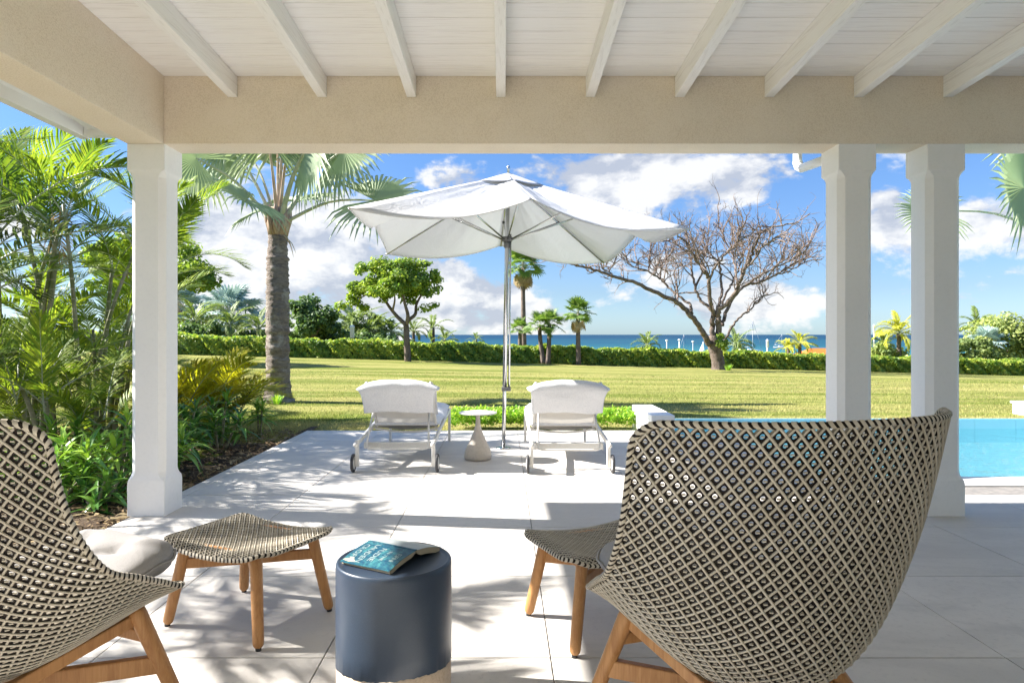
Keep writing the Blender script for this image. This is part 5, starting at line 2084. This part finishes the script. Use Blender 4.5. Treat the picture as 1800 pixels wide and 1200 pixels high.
def hedge(name, label, pts, h0, depth, nleaf, leaf, seed, mat='seagrape', topn=0.10):
    """pts: polyline of (X, Y) ; grows from the ground, h0 high"""
    rng = np.random.default_rng(seed)
    pts = np.asarray(pts, float)
    seg = np.linalg.norm(np.diff(pts, axis=0), axis=1)
    L = np.concatenate([[0], np.cumsum(seg)])
    tot = L[-1]

    def along(s):
        return np.stack([np.interp(s, L, pts[:, 0]), np.interp(s, L, pts[:, 1])], 1)

    def height(s):
        return h0 * (1.06 - 0.27 * s / tot) * (1 + 0.06 * np.sin(s * 1.3 + seed) + 0.05 * np.sin(s * 3.7 + 2) + 0.035 * np.sin(s * 8.1))
    mid = along(np.array([tot / 2]))[0]
    gz = float(ground_z(mid[0], mid[1]))
    t = thing(name, label, 'hedge', (mid[0], mid[1], gz), 0)
    # inner branches
    n = max(8, int(tot / .5))
    s = np.linspace(0, tot, n)
    c = along(s)
    g = ground_z(c[:, 0], c[:, 1])
    hh = height(s) * .86
    d = depth / 2 * .78
    P = np.stack([np.stack([c[:, 0], c[:, 1] - d, g - .02], 1), np.stack([c[:, 0], c[:, 1] - d * .9, g + hh], 1), np.stack([c[:, 0], c[:, 1] + d * .9, g + hh], 1), np.stack([c[:, 0], c[:, 1] + d, g - .02], 1)], 1)
    P += rng.normal(size=P.shape) * .04
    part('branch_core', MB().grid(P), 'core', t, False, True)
    # leaves over front, top and back
    n = nleaf
    s = rng.random(n) * tot
    c = along(s)
    g = ground_z(c[:, 0], c[:, 1])
    hh = height(s)
    side = rng.random(n)
    v = rng.random(n)
    front = side < .58
    bump = .09 * np.sin(s * 5 + v * 4) + .07 * np.sin(s * 11 + v * 9 + 1)
    yy = np.where(front, -depth / 2 + bump - .1 * rng.random(n), (rng.random(n) - .5) * depth)
    zz = np.where(front, v * hh * .98, hh + topn * rng.random(n) ** 2 * 1.5 - .05)
    nn = np.where(front[:, None], np.array([0, -1, .45]), np.array([0, -.2, 1]))
    nn = nn + rng.normal(size=(n, 3)) * .55
    nn /= np.linalg.norm(nn, axis=1)[:, None]
    p = np.stack([c[:, 0], c[:, 1] + yy, g + zz], 1)
    a = np.cross(nn, rng.normal(size=(n, 3)))
    a /= np.linalg.norm(a, axis=1)[:, None]
    b = np.cross(nn, a)
    sz = leaf * (.6 + .8 * rng.random(n))
    A, B = a * sz[:, None] * .5, b * sz[:, None] * .42
    lift = nn * sz[:, None] * .06
    part('foliage', MB().quads(np.stack([p - A, p - B + lift, p + A, p + B + lift], 1)), mat, t, False, True)
    return t


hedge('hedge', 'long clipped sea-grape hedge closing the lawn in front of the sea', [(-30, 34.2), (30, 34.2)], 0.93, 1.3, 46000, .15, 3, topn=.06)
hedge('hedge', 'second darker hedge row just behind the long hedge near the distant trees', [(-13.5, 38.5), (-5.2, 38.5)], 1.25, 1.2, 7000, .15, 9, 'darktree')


# bare tree ---------------------------------------------------------------
def build_bare_tree():
    Y = 31.0
    sc = 3.43

    def z(x, y, dy=0.0):
        return at(1000 + x / sc, 330 + y / sc, Y + dy)
    base = z(900, 1108)
    t = thing('bare_tree', 'wide leafless tree with a thick trunk and fan of bare branches on the lawn', 'tree', tuple(base), 0)
    px = Y / FPX / sc
    rng = np.random.default_rng(5)
    tr = [(903, 1108, 44), (901, 1085, 40), (897, 1040, 37), (890, 1000, 39), (880, 960, 42), (872, 925, 40), (870, 890, 26)]
    V = []
    n = 26
    rows = np.array(tr, float)
    for y in np.linspace(1108, 890, 34):
        cx = np.interp(-y, -rows[:, 1], rows[:, 0])
        w = np.interp(-y, -rows[:, 1], rows[:, 2]) * px
        c = z(cx, y)
        V.append([(c[0] + w * math.cos(a) * (1 + .05 * math.sin(5 * a + y * .05) + .03 * rng.normal()), c[1] + w * math.sin(a) * .9 * (1 + .03 * rng.normal()), c[2]) for a in np.linspace(0, 6.283, n, endpoint=False)])
    part('trunk', MB().grid(np.array(V), closed_u=True), 'greybark', t, True, True)
    limbs = [
        ([(845, 940, -.2), (815, 890, -.4), (790, 840, -.6), (720, 750, -.9), (640, 685, -1.2), (540, 640, -1.4), (400, 575, -1.6), (270, 535, -1.7), (150, 490, -1.8), (60, 475, -1.8), (0, 455, -1.8)], 24, 5),
        ([(742, 760, -.8), (738, 735, -.8), (725, 700, -.6), (660, 650, -.4), (590, 590, 0), (540, 540, .2), (470, 500, .3), (400, 480, .4), (360, 455, .5), (335, 405, .5)], 11, 4),
        ([(655, 690, -1.1), (655, 650, -1.0), (640, 620, -.8)], 8, 4),
        ([(880, 760, .2), (840, 720, .4), (790, 670, .6), (760, 590, .8), (740, 500, 1.0), (730, 420, 1.2), (700, 370, 1.4), (620, 330, 1.6), (560, 315, 1.7)], 13, 4),
        ([(872, 930, 0), (862, 860, 0), (866, 800, -.1), (868, 750, -.2), (850, 680, -.5), (845, 560, -.8), (830, 530, -.9), (790, 470, -1.2), (745, 400, -1.5), (700, 320, -1.8), (640, 285, -2.0)], 22, 5),
        ([(888, 760, .1), (910, 680, .5), (920, 600, .9), (915, 520, 1.2), (905, 450, 1.4), (890, 430, 1.5), (820, 410, 1.7), (765, 375, 1.9), (740, 290, 2.0)], 12, 4),
        ([(905, 920, 0), (905, 850, -.1), (900, 790, -.2), (900, 745, -.3), (960, 690, -.5), (1020, 590, -.8), (1060, 490, -1.0), (1100, 400, -1.2), (1140, 300, -1.5), (1200, 245, -1.7), (1330, 220, -2.0)], 24, 5),
        ([(925, 830, .2), (945, 760, .4), (1000, 650, .6), (1060, 592, .8), (1150, 570, 1.0), (1240, 530, 1.2), (1320, 480, 1.4), (1420, 432, 1.6)], 15, 4),
        ([(1055, 592, .8), (1130, 540, .5), (1210, 500, .2), (1330, 440, 0), (1410, 395, -.2)], 9, 3),
        ([(935, 930, .4), (980, 840, .8), (1040, 770, 1.1), (1095, 737, 1.3), (1125, 685, 1.4), (1175, 655, 1.5)], 10, 4),
        ([(760, 600, .8), (800, 520, 1.0), (800, 450, 1.3), (830, 380, 1.6), (840, 280, 1.9)], 9, 3),
        ([(1020, 590, -.8), (1000, 480, -.4), (985, 400, -.2), (930, 300, .2), (900, 200, .4)], 8, 3),
        ([(1060, 490, -1.0), (1120, 430, -1.4), (1180, 350, -1.8), (1260, 300, -2.2)], 9, 3),
        ([(845, 570, -.8), (880, 480, -1.2), (960, 390, -1.5), (1020, 330, -1.8), (1040, 240, -2.0)], 10, 3),
        ([(925, 700, .4), (965, 600, .9), (1010, 520, 1.4), (1040, 420, 1.8), (1090, 330, 2.0)], 9, 3),
        ([(595, 595, 0), (560, 560, .2), (520, 500, .4), (450, 465, .6)], 6, 3),
        ([(520, 525, .2), (545, 450, .2), (600, 420, .2)], 5, 2),
        ([(480, 505, .3), (490, 420, .4), (510, 345, .4)], 6, 2),
        ([(1180, 560, 1.0), (1260, 470, .6), (1350, 400, .4), (1450, 330, .2)], 7, 3),
        ([(1240, 530, 1.2), (1330, 500, 1.8), (1440, 440, 2.2)], 6, 2),
        ([(265, 535, -1.7), (240, 490, -1.7), (225, 455, -1.7)], 6, 2),
    ]
    twigs = MB()
    crown_top = lambda x: np.interp(x, [330, 450, 600, 800, 1000, 1150, 1300, 1420, 1520], [150, 90, 75, 60, 70, 15, 40, 100, 190])

    def grow(p, d, length, r, level):
        if level > 3 or length < .10:
            return
        nseg = 4
        pts = [p]
        q = p.copy()
        dd = d.copy()
        for i in range(nseg):
            dd = dd + rng.normal(size=3) * .26 + np.array([0, 0, .05])
            dd /= np.linalg.norm(dd)
            q = q + dd * length / nseg
            pts.append(q.copy())
        # picture-free crown limit: stop above the dome
        twigs.tube(np.array(pts), np.linspace(r, r * .55, nseg + 1), 4 if level < 2 else 3, cap=False)
        kids = (3, 2, 1, 0)[level]
        for k in range(kids):
            i = rng.integers(1, nseg + 1)
            nd = dd + rng.normal(size=3) * .62 + np.array([0, 0, .18])
            nd /= np.linalg.norm(nd)
            grow(pts[i], nd, length * rng.uniform(.55, .8), r * .58, level + 1)
    for li, (pts, r0, r1) in enumerate(limbs):
        P = np.array([z(*q) for q in pts])
        n = 5 * len(P)
        C = catmull(P, n)
        C += np.concatenate([np.zeros((1, 3)), rng.normal(size=(n - 1, 3)) * .025])
        rr = np.linspace(r0 * px * .80, r1 * px * .80, n) ** 1.0
        part('limb', MB().tube(C, rr, 9), 'greybark' if r0 > 8 else 'twig', t, True, True)
        start = .45 if r0 > 9 else .25
        if li == 0:
            start = .62
        m = int(13 if r0 > 12 else 9 if r0 > 7 else 6)
        if li in (2, 16, 20, 9):
            m = 5
        for k in range(m):
            f = start + (1 - start) * (k + rng.random()) / m
            i = min(int(f * (n - 1)), n - 2)
            tdir = C[i + 1] - C[i]
            tdir /= np.linalg.norm(tdir)
            d = tdir * .6 + rng.normal(size=3) * .5 + np.array([0, 0, .5])
            d /= np.linalg.norm(d)
            # length reaches towards the crown dome
            xz = (C[i][0] / Y * FPX + 885 - 1000) * sc
            yz = (588 - (C[i][2] - EYE) / Y * FPX - 330) * sc
            room = (yz - crown_top(xz)) * px
            ln = np.clip(room * .46, .45, 1.5) * rng.uniform(.7, 1.15)
            if li in (0, 15, 16, 17, 20, 9):
                ln = min(ln, .75)
            grow(C[i], d, ln, max(r1 * px * .55, .032), 0)
        d = C[-1] - C[-3]
        d /= np.linalg.norm(d)
        grow(C[-1], d, 1.0, max(r1 * px * .55, .032), 0)
    part('twigs', twigs, 'twig', t, False, True, kind='stuff')
    # leafy sprout low on the trunk
    c = z(925, 930, -.7)
    part('leafy_sprout', leaf_cloud(MB(), [(c[0], c[1], c[2], .32), (c[0] - .1, c[1], c[2] + .3, .2), (c[0] + .1, c[1], c[2] - .25, .2)], 200, .16, 8), 'almond', t, False, True)


build_bare_tree()

# palms of the middle distance
palm('fan_palm', 'tall thin fan palm with a skirt of dead leaves, behind the parasol pole', 919, 470, 640, 38, 1.25, 26, 'fanpalm', 1, 'fan', 3, .13, None, None, 16)
palm('fan_palm', 'short fan palm in the hedge at the foot of the parasol pole', 914, 580, 640, 34.9, .75, 16, 'fanpalm', 2, 'fan', 0, .11)
palm('fan_palm', 'one trunk of the close fan palm pair, the one leaning away from the parasol pole', 966, 570, 638, 33.2, .85, 18, 'fanpalm', 3, 'fan', -3, .11, 'fan palms in front of the hedge')
palm('fan_palm', 'one trunk of the close fan palm pair, the one nearer the parasol pole', 948, 574, 638, 33.3, .82, 16, 'fanpalm', 4, 'fan', 8, .11, 'fan palms in front of the hedge')
palm('fan_palm', 'single fan palm on a slim trunk standing alone in front of the hedge', 1016, 552, 640, 33.0, .9, 20, 'fanpalm', 5, 'fan', 1, .11, 'fan palms in front of the hedge', None, 5)
palm('silver_palm', 'distant blue-grey fan palm rising behind the hedge left of the big trunk', 404, 555, 640, 44, 2.3, 34, 'bismarck_far', 6, 'fan', 0, .3)
palm('feather_palm', 'dark feather palm behind the hedge beside the lone column', 342, 566, 640, 40, 2.2, 20, 'coconut', 7, 'feather', 0, .2)
palm('feather_palm', 'feather palm with drooping brownish fronds in front of the blue-grey palm', 405, 572, 640, 39, 1.8, 16, 'coconut', 8, 'feather', 0, .16)
palm('silver_palm', 'pale fan palm half hidden by the lone column, behind the hedge', 318, 545, 640, 46, 2.2, 26, 'bismarck_far', 19, 'fan', 0, .25)
palm('feather_palm', 'feather palm just left of the big palm trunk, behind the hedge', 455, 578, 640, 38, 1.5, 16, 'coconut', 9, 'feather', 0, .15)
palm('date_palm', 'grey-green date palm standing behind the hedge beside the brown lamp post', 622, 576, 640, 42, 2.0, 34, 'datepalm', 10, 'feather', 0, .22)
palm('feather_palm', 'first of the bushy palms between the date palm and the bushy green tree', 648, 585, 640, 41, 1.6, 22, 'coconut', 11, 'feather', 0, .15, 'bushy palms behind the hedge')
palm('feather_palm', 'second of the bushy palms between the date palm and the bushy green tree', 668, 582, 640, 43, 1.7, 22, 'coconut', 12, 'feather', 0, .15, 'bushy palms behind the hedge')
palm('feather_palm', 'small slim palm immediately left of the forked pale trunk', 688, 584, 640, 42, 1.2, 14, 'coconut', 13, 'feather', 0, .1)
palm('feather_palm', 'small palm immediately right of the forked pale trunk', 727, 582, 640, 44, 1.15, 14, 'coconut', 14, 'feather', 0, .1)
palm('coconut_palm', 'small coconut palm with two wide wings of fronds above the hedge', 762, 577, 640, 44, 1.6, 9, 'coconut', 15, 'feather', 0, .1)
palm('feather_palm', 'low palm tuft at hedge height near the small coconut palm', 782, 598, 640, 40, .9, 12, 'coconut', 16, 'feather', 0, .1)
palm('feather_palm', 'tiny palm against the sea, left of the parasol pole', 837, 597, 640, 42, .6, 10, 'datepalm', 17, 'feather', 0, .07)
palm('feather_palm', 'green palm tuft in the hedge left of the bare tree', 1138, 608, 640, 34.6, .95, 16, 'coconut', 18, 'feather', 0, .1)
palm('date_palm', 'small palm with curved fronds just right of the bare tree trunk', 1293, 606, 640, 36.5, 1.15, 20, 'datepalm', 20, 'feather', 0, .12)
palm('golden_palm', 'yellowish palm beside the orange roof, nearer the bare tree', 1386, 612, 650, 37, .8, 14, 'coconut_gold', 21, 'feather', 0, .1)
palm('golden_palm', 'taller yellow-green palm beside the orange roof, next to the column', 1406, 604, 650, 37, 1.0, 16, 'coconut_gold', 22, 'feather', 0, .1)
palm('golden_palm', 'yellow and green palm seen between the paired columns', 1580, 586, 650, 36, 1.45, 20, 'coconut_gold', 23, 'feather', 0, .12)
palm('feather_palm', 'low dark palm tuft beside the yellow palm between the columns', 1553, 604, 650, 37, 1.0, 14, 'coconut', 24, 'feather', 0, .1)
palm('feather_palm', 'green palm head rising over the coastal scrub beyond the columns', 1718, 575, 650, 40, 1.3, 16, 'coconut', 25, 'feather', 0, .12)
palm('silver_palm', 'white-grey fan palm inside the coastal scrub beyond the columns', 1735, 602, 650, 37.0, 1.0, 20, 'bismarck_far', 26, 'fan', 0, .15)


def bush(label, x, y, hw, hh, Y, nl, leaf, mat, seed, group=None, n=24):
    s = Y / FPX
    c = at(x, y, Y)
    b = np.array([c[0], Y, float(ground_z(c[0], Y))])
    t = thing('bush', label, 'bush', tuple(b), 0, group)
    part('stem', MB().tube([b, (b + c) / 2, c], [.10, .07, .03], 7), 'greybark', t, True, True)
    part('foliage', leaf_cloud(MB(), clumps(c[0], c[1], c[2], hw * s, hw * s * .7, hh * s, n, .25 * hw * s, .42 * hw * s, seed, -.9), nl, leaf, seed, .8), mat, t, False, True)
    return t


bush('tall grey-green coastal scrub bush beyond the paired columns', 1772, 600, 66, 44, 38, 11000, .17, 'scrub', 61, None, 44)
bush('lower coastal scrub bush at the near side of the tall scrub, by the columns', 1714, 622, 34, 32, 36, 4200, .16, 'scrub', 62, None, 30)
bush('grey-green scrub bush seen between the paired columns', 1556, 622, 30, 18, 36.2, 2000, .18, 'scrub', 63)
bush('dark shrub mass behind the hedge beside the lone column', 350, 590, 40, 22, 38, 2600, .2, 'darktree', 64)
bush('dark shrub mass behind the hedge between blue-grey palm and big trunk', 440, 596, 30, 14, 39, 1600, .2, 'darktree', 65)
bush('rounded shrub behind the hedge below the date palm', 640, 598, 34, 16, 39.5, 2000, .2, 'darktree', 66)
bush('rounded shrub behind the hedge near the bushy green tree', 680, 602, 26, 12, 40, 1500, .2, 'darktree', 67)


def build_ground_cover():
    rng = np.random.default_rng(21)
    n = 2600
    X = np.concatenate([rng.uniform(-.72, .30, n // 2), rng.uniform(.30, 1.80, n // 2)])
    Y = rng.uniform(9.08, 9.75, len(X))
    hgt = 0.10 + 0.20 * rng.random(len(X)) * (1 - np.abs((Y - 9.4) / .5) ** 2 * .5)
    mb = MB()
    Q = []
    for x, y, h in zip(X, Y, hgt):
        z0 = float(ground_z(x, y))
        for k in range(5):
            a = rng.random() * 6.28
            tilt = rng.uniform(.2, 1.1)
            d = np.array([math.cos(a) * math.cos(tilt), math.sin(a) * math.cos(tilt), math.sin(tilt)])
            s = np.array([-math.sin(a), math.cos(a), 0])
            p = np.array([x, y, z0 + h]) + rng.normal(size=3) * .012
            L, w = rng.uniform(.035, .06), rng.uniform(.010, .016)
            Q.append([p, p + d * L * .5 - s * w, p + d * L, p + d * L * .5 + s * w])
    mb.quads(np.array(Q))
    struct('ground_cover', mb, 'cover', kind='stuff')


build_ground_cover()


def tuft(label, x, y, n, h, seed):
    rng = np.random.default_rng(seed)
    z0 = float(ground_z(x, y))
    mb = MB()
    for k in range(n):
        a = rng.random() * 6.28
        r = rng.random() * .1
        b = np.array([x + r * math.cos(a), y + r * math.sin(a), z0])
        tip = b + np.array([math.cos(a) * h * .5, math.sin(a) * h * .5, h * rng.uniform(.5, 1.1)])
        s = np.array([-math.sin(a), math.cos(a), 0]) * .008
        m = (b + tip) / 2 + np.array([0, 0, h * .12])
        mb.add([b - s, b + s, m - s * .8, m + s * .8, tip], [(0, 1, 3, 2), (2, 3, 4)])
    o = link('grass_tuft', mb.mesh('grass_tuft', 'cover'))
    tag(o, label, 'grass tuft', 'grass tufts at the trunks')


tuft('bright grass tuft at the foot of the big palm trunk', -4.35, 12.9, 60, .22, 1)
tuft('green grass tuft at the foot of the bare tree', 10.1, 30.2, 120, .3, 2)


# ------------------------------------------------------------------ far things: roofs, lamps, boats
def hut(name, label, x, y, hw, hh, Y, mat, wall='render'):
    s = Y / FPX
    c = at(x, y, Y)
    g = float(ground_z(c[0], Y))
    t = thing(name, label, 'building', (c[0], Y, g - .05))
    w, h = hw * s, hh * s
    e = c[2] - g + .05
    V = [(-w, -w * .8, e - h), (w, -w * .8, e - h), (w, w * .8, e - h), (-w, w * .8, e - h), (-w * .35, 0, e + h), (w * .35, 0, e + h)]
    V2 = [(a, b, q - .10) for a, b, q in V[:4]]
    part('roof', MB().add(V + V2, [(0, 1, 5, 4), (1, 2, 5), (2, 3, 4, 5), (3, 0, 4), (6, 7, 1, 0), (7, 8, 2, 1), (8, 9, 3, 2), (9, 6, 0, 3), (9, 8, 7, 6)]), mat, t)
    part('wall', MB().box((-w * .85, -w * .65, 0), (w * .85, w * .65, e - h - .08)), wall, t)
    part('door', MB().box((-.45, -w * .65 - .03, 0.05), (.45, -w * .65 + .02, min(2.0, max(.3, e - h - .2)))), 'brownpost', t)
    return t


hut('beach_house', 'orange-roofed beach building peeping over the hedge beside the column', 1440, 620, 44, 8, 62, 'orange')
hut('beach_house', 'grey shingled roof behind the hedge beside the forked pale trunk', 708, 597, 28, 7, 58, 'shingle')
hut('beach_house', 'pale shingled roof beneath the blue-grey palm, left of the big trunk', 437, 577, 24, 10, 60, 'shingle')


def lamp_post(label, x, ytop, ybot, Y, mat, head, rad):
    a, b = at(x, ytop, Y), at(x, ybot, Y)
    g = float(ground_z(a[0], Y))
    t = thing('lamp_post', label, 'lamp post', (a[0], Y, g), 0, 'lamp posts along the shore')
    part('post', MB().tube([(a[0], Y, g), (a[0], Y, a[2] - .1)], rad, 8), mat, t, True, True)
    if head == 'cap':
        part('lamp_head', MB().lathe([(0.02, -.10), (0.09, -.08), (0.13, .0), (0.09, .05), (0.0, .07)], 14, tuple(a)), 'hull', t, True, True)
    else:
        h = (b[2] - a[2]) * .0 + .5
        part('lamp_head', MB().lathe([(rad, -.62), (rad * 1.45, -.58), (rad * 1.45, -.06), (rad * 1.7, -.03), (rad * 1.2, .06), (0.0, .10)], 14, tuple(a)), 'hull', t, True, True)


lamp_post('thin white shore lamp post, farthest of the three from the bare tree trunk', 1172, 598, 625, 60, 'hull', 'cap', .034)
lamp_post('white shore lamp post, middle one of the three beside the bare tree trunk', 1194, 597, 625, 60, 'hull', 'cap', .040)
lamp_post('thin grey lamp post by the sea nearest the bare tree trunk', 1218, 600, 625, 64, 'mast', 'cap', .036)
lamp_post('stout white bollard lamp by the sea, right of the sailboat', 1349, 598, 625, 58, 'mast', 'column', .075)
lamp_post('slender post with a lantern seen against the first column of the pair', 1536.5, 572, 625, 56, 'mast', 'column', .05)
t = lamp_post('brown lamp post with a pale head standing behind the hedge by the date palm', 619, 574, 610, 36.5, 'brownpost', 'column', .085)


def boat(label, x, yw, L_px, mast_px, Y, seed, sail=True, dx=0.3):
    """yacht at anchor; yw: its waterline in the picture"""
    Y = (EYE + 5.0) * FPX / (yw - 588)
    s = Y / FPX
    c = at(x, yw, Y)
    t = thing('sailboat', label, 'sailboat', (c[0], Y, -5.0), 0, 'sailboats at anchor')
    L = L_px * s
    secs = []
    for i, q in enumerate(np.linspace(-.5, .5, 11)):
        w = .16 * L * (1 - (abs(q + .06) / .56) ** 2.2)
        w = max(w, .01)
        sh = .10 * L * (1 + .35 * q)
        secs.append([(q * L, -w, sh), (q * L, -w * .9, sh * .4), (q * L, -w * .3, -.03 * L), (q * L, w * .3, -.03 * L), (q * L, w * .9, sh * .4), (q * L, w, sh)])
    part('hull', MB().grid(np.array(secs), closed_u=True), 'hull', t, True)
    part('cabin', MB().box((-.14 * L, -.07 * L, .085 * L), (.16 * L, .07 * L, .16 * L), bevel=.01 * L), 'hull', t)
    H = mast_px * s
    part('mast', MB().tube([(.08 * L, 0, .08 * L), (.08 * L, 0, H)], max(.09, .016 * L), 8), 'mast', t, True)
    part('boom', MB().tube([(.08 * L, 0, .24 * L), (-.38 * L, 0, .24 * L)], max(.06, .014 * L), 8), 'sailblue' if not sail else 'hull', t, True)
    for q in (-.49, .49):
        part('stay', MB().tube([(.08 * L, 0, H * .98), (q * L, 0, .10 * L)], .055, 5), 'mast', t, True)
    return t


boat('white yacht with a tall bare mast at anchor right of the bare tree', 1320, 619, 40, 57, 0, 1)
boat('low white boat with a thin mast between the bollard lamp and the orange roof', 1372, 612, 26, 24, 0, 2)
boat('tiny boat with a thin dark mast between the white lamp posts', 1201, 616, 14, 28, 0, 3)


def build_dinghy_sail():
    Y = 66
    a, b = at(1236, 604, Y), at(1236, 626, Y)
    g = float(ground_z(a[0], Y))
    t = thing('furled_beach_umbrella', 'closed white and blue beach umbrella behind the hedge by the bare tree trunk', 'beach umbrella', (a[0], Y, g))
    h = a[2] - g
    part('pole', MB().tube([(0, 0, 0), (0, 0, h + .2)], .04, 8), 'hull', t, True)
    n = 12
    prof = [(.05, h), (.22, h - .45), (.42, h - 1.2), (.5, h - 1.6), (.3, h - 1.65)]
    ang = np.linspace(0, 2 * np.pi, n, endpoint=False)
    P = np.array([[(r * math.cos(q) * (1 + .25 * (k % 2)), r * math.sin(q) * (1 + .25 * (k % 2)), z) for k, q in enumerate(ang)] for r, z in prof])
    mb = MB()
    F = []
    c = n
    for i in range(len(prof) - 1):
        for j in range(n):
            mb_i = 1 if 8 <= j <= 11 else 0
            F.append(((i * c + j, i * c + (j + 1) % c, (i + 1) * c + (j + 1) % c, (i + 1) * c + j), mb_i))
    mb.add(P.reshape(-1, 3), [f for f, _ in F])
    mb.mi = [k for _, k in F]
    part('folded_canopy', mb, ['hull', 'sailblue'], t)
    # pale jetty slab beside it
    return t


build_dinghy_sail()


def build_white_seat():
    """white garden bench with a dark swirl emblem, beyond the pool at the picture's edge"""
    Y = 11.2
    p = at(1783, 730, Y + .30)
    g = float(ground_z(p[0] + .6, Y))
    p[1] = Y
    t = thing('garden_bench', 'white garden bench with a dark blue swirl emblem standing on the lawn beyond the pool', 'bench', (p[0], Y, g))
    w = 1.5
    zt = at(1779, 708, Y)[2] - g
    part('seat_box', MB().box((0.012, 0, 0), (w, .36, zt - .04), bevel=.008), 'hull', t)
    part('seat_top', MB().box((-0.012, -.03, zt - .038), (w + .02, .39, zt), bevel=.010), 'hull', t)
    # curved back
    P = []
    for s in np.linspace(0, 1, 8):
        P.append([(0.20 + .03 * (1 - s) + .04 * s + u * 1.25, .30 + .06 * s, zt - .002 + .36 * s * (1 - .25 * (2 * u - 1) ** 4)) for u in np.linspace(0, 1, 14)])
    bk = part('backrest', MB().grid(np.array(P)), 'hull', t, True)
    md = bk.modifiers.new('thick', 'SOLIDIFY')
    md.thickness = .05
    sw = []
    for a in np.linspace(0, 7.5, 40):
        r = .125 - .013 * a
        sw.append((0.30 - r * math.cos(a) , -.008, zt * .5 + .02 + r * math.sin(a) * 1.0))
    part('emblem', MB().tube(sw, np.linspace(.016, .006, 40), 6, flat=.4), 'emblem', t, True)


build_white_seat()
